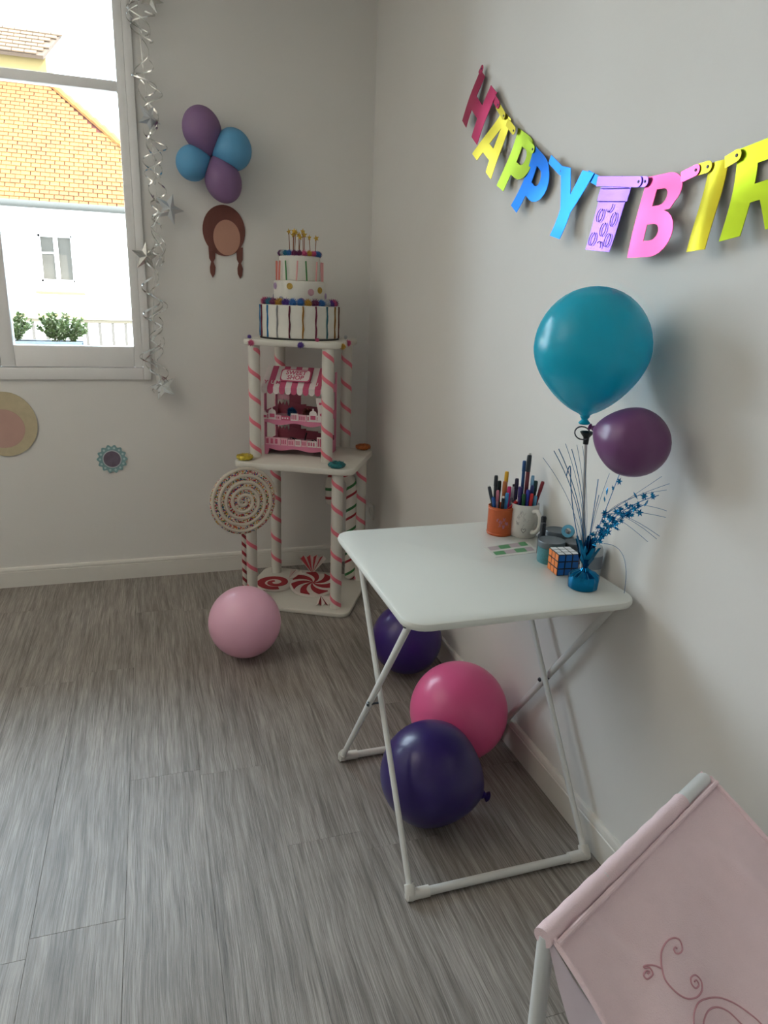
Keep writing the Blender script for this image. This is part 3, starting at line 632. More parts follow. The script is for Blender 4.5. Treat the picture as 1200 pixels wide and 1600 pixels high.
# ---- giant lollipop leaning in front of the tower
lp = thing('giant_lollipop', 'giant spiral lollipop with sprinkles on a red striped stick', 'lollipop', (-.727, -.575, 0), math.radians(12))
LZ = .543
G().tube([(0, .004, 0), (0, .004, LZ-.1)], .0105, 14).build('stick', stripes_mat('lolly_stick_stripes', [(0, (206, 196, 186)), (.58, (140, 28, 40))], .042, slope=1), lp)
hd = put('candy_head', G().lathe([(0, -.014), (.14, -.014), (.149, -.006), (.149, .004), (.142, .010), (0, .010)], 64).mesh('candy_head', sprinkle_mat()), lp, (0, 0, LZ), (PI/2-.03, 0, 0))
pts = []; 
for i in range(301):
    t = i/300; a = -t*2*PI*5.1+.8; r = .006+.147*t; pts.append((r*math.cos(a), r*math.sin(a), .009-.006*max(0, t-.85)/.15))
G().tube(pts, .0078, 9).build('foam_rope', mat('foam_white', (208, 198, 182), .85, bump=.2), hd)

# ================================================================== BALLOONS
def balloon_profile(r, L_, neck=.30, n=22):
    """egg body from crown (z=L_) to nozzle (z=0) with a pinched neck"""
    hu, hl = .47*L_, .53*L_; out = []
    for i in range(n//2+1):
        a = PI/2*i/(n//2); out.append((r*math.sin(a), hl+hu*math.cos(a)))
    for i in range(1, n):
        q = .975*i/(n-1)
        out.append((r*(.5*math.sqrt(1-q*q)+.5*(1-q**1.7)), hl-hl*q))
    k = r/.15; out[-1] = (max(out[-1][0], .016*k), out[-1][1])
    out += [(.013*k, -.001*k), (.012*k, -.005*k)]
    zmin = out[-1][1]
    return [(max(a, 0), b-zmin) for a, b in out][::-1]
BAL = {}
def balloon_mat(n, c, tr=.25, rough=.28): return mat('balloon_'+n, c, rough+.04, var=.03, scale=4, coat=.15, transl=tr)
def balloon(label, c, r, L_, axis, m, group=None, name='balloon'):
    """c = centre of the body, axis = direction from nozzle to crown"""
    prof = balloon_profile(r, L_); H_ = prof[-1][1]; ax = Vector(axis).normalized(); zc = H_-L_*.5
    base = Vector(c)-ax*zc
    t = thing(name, label, 'balloon', base, None, group); t.rotation_mode = 'QUATERNION'; t.rotation_quaternion = quat(ax)
    G().lathe([(0, 0)]+prof, 56).build('body', m, t)
    k = r/.15
    G().lathe([(0, -.020*k), (.013*k, -.020*k), (.016*k, -.017*k), (.008*k, -.008*k), (.010*k, -.004*k), (.013*k, .0), (.010*k, .004*k), (0, .005*k)], 18).build('knot', m, t)
    return t
B_PALE = balloon_mat('pale_pink', (252, 196, 218), .12); B_HOT = balloon_mat('hot_pink', (246, 104, 160), .12); B_NAVY = balloon_mat('violet', (58, 32, 118), .12); B_NAVY2 = balloon_mat('violet_blue', (48, 30, 104), .1)
B_TEAL = balloon_mat('teal', (26, 196, 222), .40, .22); B_PLUM = balloon_mat('plum', (124, 76, 126), .2); B_SKY = balloon_mat('sky_blue', (104, 176, 220), .2, .5); B_MAUVE = balloon_mat('mauve', (142, 108, 152), .15, .5)
balloon('pale pink round balloon on the floor in front of the shelf tower', (-.774, -.962, .1475), .1455, .295, (-.3, -.85, .3), B_PALE)
balloon('violet balloon on the floor behind the folding table', (-.176, -1.245, .140), .1385, .285, (-.5, -.7, .35), B_NAVY)
balloon('hot pink balloon on the floor under the folding table', (-.198, -1.80, .1585), .1565, .315, (-.3, -.5, .5), B_HOT)
balloon('dark violet balloon on the floor under the table, nearest the front feet', (-.386, -2.062, .1465), .1455, .305, (-.72, .2, .35), B_NAVY2)
# cluster of four on the back wall
cc = Vector((-.775, -.085, 2.002))
for lab, m, c, r, L_, ax in (('upper mauve balloon of the four-balloon cluster on the back wall', B_MAUVE, (-.812, -.098, 2.092), .083, .205, (-.30, -.1, 1)),
        ('lower mauve balloon of the four-balloon cluster on the back wall', B_MAUVE, (-.732, -.105, 1.907), .080, .205, (.36, -.15, -1)),
        ('larger sky blue balloon on the right of the wall balloon cluster', B_SKY, (-.690, -.102, 2.030), .088, .178, (1, -.1, .25)),
        ('smaller sky blue balloon on the left of the wall balloon cluster', B_SKY, (-.853, -.092, 1.965), .074, .155, (-1, -.05, -.35))):
    balloon(lab, c, r, L_, ax, m)
# pair on the stick above the table
balloon('big teal balloon on the stick above the folding table', (-.152, -2.235, 1.324), .1265, .280, (-.05, -.05, 1), B_TEAL)
balloon('small plum balloon tied beside the big teal balloon', (-.120, -2.366, 1.150), .074, .168, (.50, -.82, -.18), B_PLUM)
sk = thing('balloon_stick', 'thin white balloon stick with black cup standing in the blue foil weight', 'balloon stick', (-.113, -2.243, .80))
top = Vector((-.140, -2.236, 1.122))-Vector((-.113, -2.243, .80))
G().tube([(0, 0, 0), top], .0036, 10).build('rod', mat('stick_white', (198, 198, 196), .4), sk)
G().lathe([(0, -.004), (.006, -.004), (.007, .012), (.012, .018), (.016, .024), (.014, .025), (.006, .016), (0, .014)], 16).build('cup', mat('black_plastic', (18, 18, 22), .4), sk, top)
G().tube([top+Vector((.020*math.cos(t)-.012, .006*math.sin(t), .022+.014*math.sin(t))) for t in [k*2*PI/16 for k in range(16)]], .0017, 6, closed=True).build('ring', mat('grey_ring', (90, 92, 96), .4), sk)

# ================================================================== WALL CUT-OUTS (plain card, no faces)
M_AUB = mat('card_auburn', (112, 62, 52), .6, var=.35, scale=26, stretch=(1, 1, .35)); M_TAN = mat('card_tan', (186, 138, 118), .6); M_BLON = mat('card_blonde', (196, 182, 150), .6, var=.15, scale=30); M_ROSY = mat('card_rosy', (196, 158, 146), .6)
def ell(a, b, n=40, cx=0, cy=0, p=1.0): return [(cx+a*math.cos(2*PI*k/n), cy+b*math.sin(2*PI*k/n)*(p if math.sin(2*PI*k/n) < 0 else 1)) for k in range(n)]
WB = Matrix(((1, 0, 0), (0, 0, -1), (0, 1, 0)))
t = thing('paper_cutout', 'auburn and tan paper cut-out with two pointed tails on the back wall', 'paper cut-out', (-.722, 0, 1.70))
G().prism(ell(.098, .112), .004, .0065, WB).build('card', M_AUB, t, smooth=False)
G().prism(ell(.062, .078, 40, .012, -.030), .0066, .0076, WB).build('oval', M_TAN, t, smooth=False)
for x, s in ((-.058, -1), (.070, 1)):
    G().prism([(x-.016, -.07), (x+.016, -.07), (x+.014, -.125), (x+.006, -.14), (x+.014, -.165), (x+.010, -.195), (x, -.212), (x-.011, -.19), (x-.012, -.165), (x-.006, -.14), (x-.014, -.125)], .004, .006, WB).build('tail', M_AUB, t, smooth=False)
t = thing('paper_cutout', 'blonde and rosy rounded paper cut-out at the left edge below the window', 'paper cut-out', (-1.738, 0, .805))
G().prism(ell(.136, .15, 44), .004, .0065, WB).build('card', M_BLON, t, smooth=False)
G().prism(ell(.092, .09, 40, -.01, -.02), .0066, .0076, WB).build('oval', M_ROSY, t, smooth=False)
t = thing('paper_rosette', 'small scalloped teal paper rosette on the back wall below the window', 'paper rosette', (-1.288, 0, .626))
G().prism([((.066+.005*math.cos(14*a))*math.cos(a), (.066+.005*math.cos(14*a))*math.sin(a)) for a in [2*PI*k/112 for k in range(112)]], .003, .005, WB).build('scalloped_card', mat('card_teal', (132, 168, 170), .7), t, smooth=False)
G().prism(ell(.044, .044), .0051, .006, WB).build('ring', mat('card_offwhite', (196, 200, 204), .7), t, smooth=False)
G().prism(ell(.039, .039), .0061, .007, WB).build('centre', mat('card_dusk', (112, 100, 116), .7, var=.5, scale=30), t, smooth=False)
dm = G().prism(ell(.0055, .0055, 12), .0051, .0058, WB).mesh('dot', mat('card_ice', (186, 210, 210), .7), smooth=False)
for k in range(14): put('dot', dm, t, (.055*math.cos(2*PI*k/14), 0, .055*math.sin(2*PI*k/14)))

# ================================================================== FOIL GARLAND beside the window
M_SIL = mat('silver_foil', (214, 214, 210), .22, metal=1, var=.1); M_GLD = mat('pale_gold_foil', (214, 202, 150), .25, metal=1, var=.1); M_IRI = mat('pearl_foil', (220, 222, 224), .38, metal=.6)
ga = thing('foil_garland', 'silver and gold foil swirl garland with stars hanging beside the window', 'garland', (-1.035, -.055, ZC))
def path_x(z): return .018*math.sin(z*4.3)+(-.012 if z < 1.7 else .0)
G().tube([(path_x(ZC-.09*i), .006*math.sin(i), -.09*i) for i in range(21)], .0009, 5).build('thread', M_SIL, ga)
def ribbon(name, pts, wd, m, parent):
    pts = [Vector(p) for p in pts]; vs = []; fs = []; n = len(pts)
    for i, p in enumerate(pts):
        t = (pts[min(i+1, n-1)]-pts[max(i-1, 0)]).normalized(); b = Vector((0, 0, 1)); s = (b-t*b.dot(t)).normalized()*wd/2; q = t.cross(s).normalized()*.0003
        vs += [p+s+q, p-s+q, p-s-q, p+s-q]
    for i in range(n-1):
        for k in range(4): fs.append((i*4+k, i*4+(k+1) % 4, i*4+4+(k+1) % 4, i*4+4+k))
    fs += [(3, 2, 1, 0), tuple((n-1)*4+k for k in range(4))]
    g = G(); g.add(vs, fs); return g.build(name, m, parent, ang=60)
rnd = random.Random(21)
zz = 0.02; i = 0
while zz < 1.72:
    for rep in range(2):
        r = rnd.uniform(.03, .062); h = rnd.uniform(.1, .24); tr = rnd.uniform(.7, 1.5); a0 = rnd.uniform(0, 6.28); off = rnd.uniform(-.008, .022); hd_ = rnd.choice((-1, 1)); n = 26
        z0 = zz+rnd.uniform(-.03, .05)
        pts = [(path_x(ZC-z0-h*k/n)+off+r*(.35+.65*math.sin(PI*(.1+.9*k/n)))*math.cos(a0+hd_*2*PI*tr*k/n), max(min(.7*r*math.sin(a0+hd_*2*PI*tr*k/n), .045), -.06), -(z0+h*k/n)) for k in range(n+1)]
        ribbon('curl', pts, rnd.uniform(.004, .008), (M_SIL, M_GLD, M_SIL, M_IRI)[(i+rep) % 4], ga); i += 1
    zz += .13
for x, z, s, rt, m in ((-1.000, 2.572, .9, (1.2, .3, .2), M_SIL), (-1.032, 2.128, 1.0, (1.5, .5, .6), M_IRI), (-.966, 1.772, 1.15, (1.45, .35, .35), M_IRI), (-1.077, 1.566, 1.05, (1.55, .06, .25), M_SIL), (-1.034, .984, 1.1, (1.15, -.35, -.2), M_SIL)):
    o = put('star', star_mesh(.062*s, .027*s, .012, m), ga, (x+1.035, -.006, z-ZC), rt)

# ================================================================== HAPPY BIRTHDAY BANNER on the right wall
def foil(n, c): return mat('foil_'+n, c, .33, metal=.8, var=.12, scale=14)
F_RED = foil('crimson', (180, 40, 84)); F_OLV = foil('gold', (206, 186, 50)); F_GRN = foil('lime', (150, 172, 30)); F_BLU = foil('blue', (8, 116, 214)); F_LIL = foil('lilac', (146, 104, 222)); F_PNK = foil('pink', (236, 86, 140)); F_YEL = foil('yellow', (190, 176, 36)); F_LIM = foil('chartreuse', (186, 206, 34))
ban = thing('birthday_banner', 'foil HAPPY BIRTHDAY letter banner sagging along the right wall', 'banner', (0, -1.9, 1.7))
def arc(cx, cy, rx, ry, a0, a1, n=10): return [(cx+rx*math.cos(a0+(a1-a0)*k/n), cy+ry*math.sin(a0+(a1-a0)*k/n)) for k in range(n+1)]
PBOWL = [(0, 0), (.34, 0), (.34, .30), (.55, .30)]+arc(.55, .65, .45, .35, -PI/2, PI/2)+[(0, 1)]
LET = {
 'H': ([(0, 0), (.30, 0), (.30, .36), (.68, .36), (.68, 0), (1, 0), (1, 1), (.68, 1), (.68, .62), (.30, .62), (.30, 1), (0, 1)], []),
 'A': ([(0, 0), (.27, 0), (.34, .2), (.66, .2), (.73, 0), (1, 0), (.68, 1), (.32, 1)], [[(.40, .40), (.60, .40), (.5, .74)]]),
 'P': (PBOWL, [[(.34, .52), (.52, .52)]+arc(.52, .65, .14, .13, -PI/2, PI/2, 6)+[(.34, .78)]]),
 'Y': ([(.33, 0), (.64, 0), (.64, .40), (1, 1), (.68, 1), (.5, .64), (.33, 1), (0, 1), (.33, .40)], []),
 'B': ([(0, 0), (.55, 0)]+arc(.55, .28, .45, .28, -PI/2, PI*.42)+[(.80, .56)]+arc(.52, .77, .42, .23, -PI*.2, PI/2)+[(0, 1)], [[(.33, .2), (.5, .2)]+arc(.5, .3, .16, .1, -PI/2, PI/2, 6)+[(.33, .4)], [(.33, .62), (.5, .62)]+arc(.5, .72, .14, .1, -PI/2, PI/2, 6)+[(.33, .82)]]),
 'I': ([(0, 0), (1, 0), (1, 1), (0, 1)], []),
 'R': ([(0, 0), (.32, 0), (.32, .36), (.46, .36), (.68, 0), (1, 0), (.76, .40)]+arc(.58, .68, .40, .32, -PI*.28, PI/2)+[(0, 1)], [[(.32, .56), (.54, .56)]+arc(.54, .67, .13, .11, -PI/2, PI/2, 6)+[(.32, .78)]]),
 'G': ([(.05, 0), (.95, 0), (.98, .78), (1.04, .78), (1.04, 1), (.62, 1), (.66, 1.10), (.60, 1.17), (.5, 1.12), (.40, 1.17), (.34, 1.10), (.38, 1), (-.04, 1), (-.04, .78), (.02, .78)], []),
}
def wallpt(x, y, n, s0, z0, wd, h, ang, off0, bend, phase):
    """point of a bent foil shape, in banner space"""
    t = y/h; q = x/wd; ca, sa = math.cos(ang), math.sin(ang)
    nn = off0+bend*max(0, 1-t)**1.6+.006*math.sin(3.2*t+phase)+.004*math.sin(2.4*q+phase*1.7)+n
    return Vector((-max(nn, .002), -(s0+x*ca-y*sa)+1.9, z0+x*sa+y*ca-1.7))
def letter(ch, s0, z0, wd, h, ang, m, off0=.010, bend=.02, phase=0, label=None):
    bm = bmesh.new(); outer, holes = LET[ch]; loops = []
    for loop in [outer]+holes:
        loops.append([Vector((q[0]*wd, q[1]*h, 0)) for i, q in enumerate(loop) if math.hypot(q[0]-loop[i-1][0], q[1]-loop[i-1][1]) > 1e-4])
    flat_ = [bm.verts.new(v) for lp_ in loops for v in lp_]
    for tri in tessellate_polygon(loops):
        if len(set(tri)) == 3: bm.faces.new([flat_[i] for i in tri])
    for k in range(1, 14):
        bmesh.ops.bisect_plane(bm, geom=bm.verts[:]+bm.edges[:]+bm.faces[:], plane_co=(0, h*k/14*1.15, 0), plane_no=(0, 1, 0))
    for k in range(1, 6):
        bmesh.ops.bisect_plane(bm, geom=bm.verts[:]+bm.edges[:]+bm.faces[:], plane_co=(wd*k/6, 0, 0), plane_no=(1, 0, 0))
    bmesh.ops.recalc_face_normals(bm, faces=bm.faces)
    if sum(f.normal.z for f in bm.faces) < 0: bmesh.ops.reverse_faces(bm, faces=bm.faces)
    bmesh.ops.solidify(bm, geom=bm.faces[:], thickness=.0014)
    for v in bm.verts:
        v.co = wallpt(v.co.x, v.co.y, v.co.z, s0, z0, wd, h, ang, off0, bend, phase)
    bmesh.ops.recalc_face_normals(bm, faces=bm.faces)
    me = bpy.data.meshes.new('letter'); bm.to_mesh(me); bm.free(); me.materials.append(m); me.shade_smooth(); me.set_sharp_from_angle(angle=math.radians(50))
    o = put('letter' if ch != 'G' else 'gift_shape', me, ban)
    if label: o['label'] = label
    return o
def bandpt(s0, z0, ang, x, y): return (s0+x*math.cos(ang)-y*math.sin(ang), z0+x*math.sin(ang)+y*math.cos(ang))
R_ = math.radians
SP = [('H', 1.135, 2.010, .172, .160, R_(-35), F_RED, 'crimson foil letter H'), ('A', 1.275, 1.884, .168, .160, R_(-34), F_OLV, 'gold foil letter A'), ('P', 1.440, 1.770, .148, .166, R_(-26), F_GRN, 'lime green foil letter P'),
      ('P', 1.548, 1.702, .148, .172, R_(-29), F_BLU, 'blue foil letter P'), ('Y', 1.765, 1.612, .158, .166, R_(-14), F_BLU, 'blue foil letter Y'), ('G', 1.985, 1.556, .108, .142, R_(-6), F_LIL, 'lilac foil gift box shape with ring cut-outs'),
      ('B', 2.153, 1.530, .145, .170, R_(-1), F_PNK, 'pink foil letter B'), ('I', 2.359, 1.532, .050, .166, R_(3.5), F_YEL, 'yellow foil letter I'), ('R', 2.445, 1.547, .150, .165, R_(8), F_LIM, 'chartreuse foil letter R')]
for k, (ch, s0, z0, wd, h, an, m, lab) in enumerate(SP):
    letter(ch, s0, z0, wd, h, an, m, .015, (.014, .022, .012, .018, .03, .03, .02, .02, .022)[k], k*1.1, lab)
# link tabs with brads along the line
M_BRAD = mat('dark_brad', (60, 48, 70), .4, metal=.5)
def wtab(a, b, wd, m, off=.012):
    (s0, z0), (s1, z1) = a, b; L_ = math.hypot(s1-s0, z1-z0); an = math.atan2(z1-z0, s1-s0)
    pts = [(0, -wd/2), (L_, -wd/2)]+[(L_+wd/2*math.cos(q), wd/2*math.sin(q)) for q in [-PI/2+PI*k/8 for k in range(9)]]+[(L_, wd/2), (0, wd/2)]
    vs = []
    for n in (off, off+.0012):
        for x, y in pts: vs.append((-n, -(s0+x*math.cos(an)-y*math.sin(an))+1.9, z0+x*math.sin(an)+y*math.cos(an)-1.7))
    k = len(pts); g = G(); g.add(vs, [tuple(range(k)), tuple(range(2*k-1, k-1, -1))]+[(i, (i+1) % k, k+(i+1) % k, k+i) for i in range(k)])
    o = g.build('tab', m, ban, smooth=False)
    G().lathe([(0, 0), (.003, 0), (.003, .001), (0, .0016)], 12).build('brad', M_BRAD, o, (-(off+.0012), -s1+1.9, z1-1.7), (0, -PI/2, 0))
tabs = [((1.222, 2.128), (1.240, 2.140), F_RED), ((1.335, 2.045), (1.385, 2.006), F_RED), ((1.372, 2.010), (1.425, 1.968), F_OLV), ((1.455, 1.945), (1.505, 1.912), F_OLV), ((1.590, 1.865), (1.628, 1.842), F_GRN), ((1.735, 1.800), (1.800, 1.762), F_BLU), ((1.925, 1.735), (1.975, 1.715), F_BLU),
        ((1.975, 1.714), (2.140, 1.692), F_LIL), ((2.120, 1.694), (2.160, 1.690), F_LIL), ((2.280, 1.682), (2.322, 1.690), F_PNK), ((2.318, 1.690), (2.352, 1.692), F_YEL), ((2.400, 1.692), (2.428, 1.700), F_YEL)]
for i, (a, b, m) in enumerate(tabs): wtab(a, b, .022, m, .0155+.0024*(i % 2))
# ring cut-outs on the gift shape: two facing arcs each
M_CUT = mat('ring_cut', (78, 66, 96), .7)
ga_ = SP[5]
for i, (x, y, a0) in enumerate([(.24, .62, 0), (.76, .56, .3), (.49, .38, .2), (.20, .20, .1), (.76, .20, 0), (.5, .80, 2), (.5, .05, 1)]):
    for half in (0, 1):
        pts = []
        for q in range(9):
            a = a0+PI/2+half*PI+.25+(PI-.5)*q/8
            px_, py_ = x*ga_[3]+.0105*math.cos(a), y*ga_[4]*.9+.0150*math.sin(a)
            if .006 < px_ < ga_[3]-.006 and .003 < py_ < ga_[4]*.76: pts.append(wallpt(px_, py_, .0030, *ga_[1:6], .015, .03, 5.5))
        if len(pts) > 2: G().tube(pts, .0010, 5).build('ring_cut', M_CUT, ban)
for yy in (.78, .98): G().tube([wallpt(ga_[3]*k/8, ga_[4]*yy, .0030, *ga_[1:6], .015, .03, 5.5) for k in range(9)], .0007, 5).build('box_line', M_CUT, ban)

# ================================================================== FOLDING TABLE
ZT = .765
M_TT = mat('table_white', (222, 224, 218), .32, var=.015, scale=5); M_TL = mat('table_tube_white', (216, 216, 212), .38, var=.03); M_BOLT = mat('steel_bolt', (90, 94, 98), .3, metal=.9); M_SHOE = mat('shoe_white', (224, 222, 216), .5)
tb = thing('folding_table', 'white folding table with crossed tube legs against the right wall', 'table', (-.3055, -2.029, 0))
def tw(x, y, z): return (x+.3055, y+2.029, z)
slab(G(), .585, .650, .055, ZT-.020, ZT, .008).build('table_top', M_TT, tb)
def flat_leg(p0, p1, name='leg', wd=.0118): return G().tube([tw(*p0), tw(*p1)], wd, 12, flat=(.9, .62)).build(name, M_TL, tb)
XA0, XA1, XB0, XB1 = -.566, -.024, -.542, -.046
for x in (XA0, XA1): flat_leg((x, -2.285, ZT-.024), (x, -1.742, .016))
for x in (XB0, XB1): flat_leg((x, -1.765, ZT-.024), (x, -2.318, .016))
for y, xa, xb in ((-1.742, XA0, XA1), (-2.318, XB0, XB1)):
    G().tube([tw(xa, y, .014), tw(xb, y, .014)], .0112, 12).build('foot_bar', M_TL, tb)
    for x, d in ((xa, 1), (xb, -1)):
        g = G(); s = 1 if y > -2 else -1
        g.tube([tw(x-.010*d, y, .0155), tw(x+.048*d, y, .0145)], .0145, 12); k = (-1 if s > 0 else 1)*.52/.726
        g.tube([tw(x, y, .008), tw(x, y+k*-s*0+(-.0 if s > 0 else 0), .02), tw(x, y-(.018 if s > 0 else -.018)*.72, .036)], [.0150, .0150, .0135], 12)
        g.build('foot_shoe', M_SHOE, tb)
for y in (-2.285, -1.765):
    xa, xb = (XA0, XA1) if y < -2 else (XB0, XB1)
    G().tube([tw(xa, y, ZT-.029), tw(xb, y, ZT-.029)], .008, 10).build('hinge_bar', M_TL, tb)
def bolt(x, y, z, d=-1): G().lathe([(0, 0), (.0065, 0), (.0065, .003), (.004, .006), (0, .0065)], 12).build('bolt', M_BOLT, tb, tw(x, y, z), (0, d*PI/2, 0))
for x in (XA0-.008, XB1-.008): bolt(x, -2.0245, .378)
bolt(XA0-.009, -2.279, ZT-.035); bolt(XB0-.009, -1.772, ZT-.035)
G().tube([tw(XA0, -2.0245, .378), tw(XB0, -2.0245, .378)], .003, 8).build('pivot_pin', M_BOLT, tb); G().tube([tw(XA1, -2.0245, .378), tw(XB1, -2.0245, .378)], .003, 8).build('pivot_pin', M_BOLT, tb)

# ================================================================== THINGS ON THE TABLE
SR = Vector((.949, -.315, 0)); SD = Vector((.315, .949, 0))      # towards the right / away across the table top
# orange tin
TIN = Vector((-.120, -1.822, ZT)); M_OR = mat('orange_tin', (196, 92, 44), .45, var=.18, scale=45)
tin = thing('orange_tin', 'orange printed tin full of felt pens at the back of the table', 'tin', TIN)
G().lathe([(0, 0), (.036, 0), (.0375, .002), (.0375, .082), (.0385, .085), (.0365, .086), (.0355, .083), (.0355, .004), (0, .004)], 40).build('body', M_OR, tin)
for z in (.006, .079): G().lathe([(.0374, z-.002), (.0386, z), (.0374, z+.002)], 40, caps=False).build('rim', M_OR, tin)
g = G(); rnd = random.Random(3)
for i in range(9):
    a = -2.0+rnd.uniform(-.35, .45); z = .04+rnd.uniform(-.012, .016); g.tube([(.0378*math.cos(a+t*.05), .0378*math.sin(a+t*.05), z+.006*math.sin(t*2+i)) for t in range(4)], .0007, 4)
g.build('lilac_print', mat('print_lilac', (186, 140, 176), .6), tin)
# mug
MUG = Vector((-.058, -1.850, ZT)); M_MUG = mat('mug_glaze', (214, 210, 204), .25)
mug = thing('mug', 'white mug crammed with pens beside the orange tin', 'mug', MUG)
G().lathe([(0, 0), (.036, 0), (.0400, .004), (.0415, .02), (.0415, .098), (.0405, .100), (.0388, .098), (.0385, .008), (0, .006)], 44).build('body', M_MUG, mug)
hd = Vector((.20, -.98, 0)).normalized()
G().tube([hd*.040+Vector((0, 0, .083)), hd*.056+Vector((0, 0, .087)), hd*.068+Vector((0, 0, .075)), hd*.071+Vector((0, 0, .055)), hd*.066+Vector((0, 0, .036)), hd*.054+Vector((0, 0, .023)), hd*.0395+Vector((0, 0, .020))], [.0075, .0065, .0062, .0062, .0062, .0065, .0075], 12).build('handle', M_MUG, mug)
g = G(); a0 = -2.05; pts = []
for k in range(25):
    t = 2*PI*k/24; x = .0068*math.sin(t)**3; z = .0058*math.cos(t)-.0024*math.cos(2*t)-.0010*math.cos(3*t); a = a0+x/.0416; pts.append((.0418*math.cos(a), .0418*math.sin(a), .026+z))
g.tube(pts[:-1], .0006, 4, closed=True); g.build('heart_print', mat('print_grey', (96, 92, 92), .6), mug)
g = G(); rnd = random.Random(8)
for i in range(14):
    a = -2.15+rnd.uniform(-.5, .75); z = .05+rnd.uniform(-.016, .03); g.tube([(.0417*math.cos(a+t*.05), .0417*math.sin(a+t*.05), z+.005*math.sin(t*1.7+i)) for t in range(4)], .0005, 4)
g.build('scribble_print', mat('print_pale_grey', (170, 164, 164), .6), mug)
# pens: (label, body colour, cap colour, top offset right, top height over the rim, depth offset, radius)
def pen(label, holder, rim, rad, body, capc, sx, hz, dp, r=.0048, capl=.032, tip=None):
    top = holder+SR*sx+SD*dp+Vector((0, 0, rim+hz)); lim = rad-r-.003
    q = Vector((sx, dp)); 
    if q.length > lim: qr = q.normalized()*lim*.97
    else: qr = q*.9
    # passes through qr at the rim; continue down to the bottom of the holder
    rimp = holder+SR*qr.x+SD*qr.y+Vector((0, 0, rim)); d = (top-rimp); 
    if d.length < .004: d = Vector((0, 0, .01))
    d = d.normalized(); tlen = (rim-.008)/d.z; bot = rimp-d*tlen
    off = Vector(((bot-holder).x, (bot-holder).y)); 
    if off.length > lim:
        off = off.normalized()*lim; bot = Vector((holder.x+off.x, holder.y+off.y, bot.z))
    ax = (top-bot); L_ = ax.length; q4 = quat(ax)
    bm = mat('pen_'+'_'.join(map(str, body)), body, .4); cm = mat('pen_'+'_'.join(map(str, capc)), capc, .4)
    o = G().lathe([(0, 0), (r*.8, 0), (r*.9, .004), (r*.9, L_-capl+.004), (0, L_-capl+.004)], 12).build('felt_pen', bm, None, bot, q4)
    tag(o, label, 'pen', 'felt pens in the '+('orange tin' if holder is TIN else 'white mug'))
    G().lathe([(r*.92, L_-capl), (r*1.05, L_-capl+.001), (r*1.02, L_-.004), (r*.8, L_), (0, L_)], 12).build('cap', cm, o)
    if tip: G().lathe([(0, L_-.001), (r*.75, L_), (r*.7, L_+.005), (0, L_+.006)], 12).build('end_plug', mat('pen_'+'_'.join(map(str, tip)), tip, .4), o)
WHT = (220, 214, 208)
for a in (('leftmost pen of the orange tin, dark grey with a white end', (52, 58, 66), (52, 58, 66), -.043, .060, -.012, .0050, .04, WHT),
          ('charcoal pen tall at the left of the orange tin', (50, 56, 58), (44, 50, 54), -.021, .088, .012, .0056),
          ('bright blue pen low at the left of the orange tin', (38, 88, 160), (38, 88, 160), -.030, .030, -.020, .0048),
          ('yellow capped pen, the tallest in the orange tin', (200, 120, 60), (222, 170, 36), .010, .100, .016, .0058),
          ('dark green pen in the middle of the orange tin', (30, 66, 52), (24, 50, 46), -.008, .070, .022, .0056),
          ('orange brown capped pen in the middle of the orange tin', (190, 110, 60), (196, 116, 62), .004, .074, .001, .0058),
          ('magenta pen in the orange tin', (206, 36, 112), (206, 36, 112), .018, .060, -.004, .0058),
          ('pale pink pen near the front of the orange tin', (214, 160, 170), (200, 120, 140), -.017, .050, -.015, .0048),
          ('sky blue pen at the front of the orange tin', (66, 140, 196), (66, 140, 196), .010, .045, -.022, .0052),
          ('black pen with white tip at the front of the orange tin', (34, 34, 44), (34, 34, 44), -.002, .032, -.030, .0048, .04, WHT),
          ('grey pen at the right of the orange tin', (150, 150, 160), (196, 196, 204), .032, .058, .002, .0052),
          ('teal blue pen leaning at the right of the orange tin', (40, 112, 150), (50, 126, 160), .044, .066, .018, .0054),
          ('red pen with white tip leaning right in the orange tin', (200, 40, 44), (200, 40, 44), .040, .022, -.020, .0050, .045, WHT)):
    pen(a[0], TIN, .085, .036, a[1], a[2], a[3], a[4], a[5], a[6], *(a[7:9] if len(a) > 7 else ()))
for a in (('patterned maroon pen with white end, the tallest in the mug', (110, 44, 54), (46, 52, 60), .001, .142, .010, .0066, .05, WHT),
          ('dark blue pen second tallest in the mug', (36, 78, 130), (40, 84, 140), -.010, .122, .020, .0054),
          ('black violet pen at the left of the mug', (44, 36, 72), (40, 34, 62), -.030, .072, .004, .0056),
          ('purple marker at the left front of the mug', (62, 48, 112), (62, 48, 112), -.022, .052, -.016, .0062),
          ('green pen at the front of the mug', (40, 96, 56), (40, 96, 56), -.012, .034, -.028, .0048),
          ('royal blue pen at the front of the mug', (52, 62, 160), (52, 62, 160), .000, .046, -.024, .0056),
          ('red pen in the middle of the mug', (196, 44, 48), (196, 44, 48), .011, .036, -.028, .0050),
          ('light blue pen in the mug', (112, 164, 206), (130, 176, 212), .016, .082, .006, .0048),
          ('navy pen in the mug', (40, 52, 110), (40, 52, 110), .014, .056, -.010, .0054),
          ('dark green marker at the right of the mug', (24, 60, 60), (24, 60, 60), .026, .066, .008, .0066),
          ('cyan pen low at the right front of the mug', (96, 168, 206), (96, 168, 206), .024, .028, -.020, .0050),
          ('dark red pen, the rightmost in the mug', (136, 34, 46), (136, 34, 46), .044, .068, -.006, .0052),
          ('black pen leaning back in the mug', (30, 30, 36), (30, 30, 36), -.034, .050, .022, .0050)):
    pen(a[0], MUG, .098, .0388, a[1], a[2], a[3], a[4], a[5], a[6], *(a[7:9] if len(a) > 7 else ()))
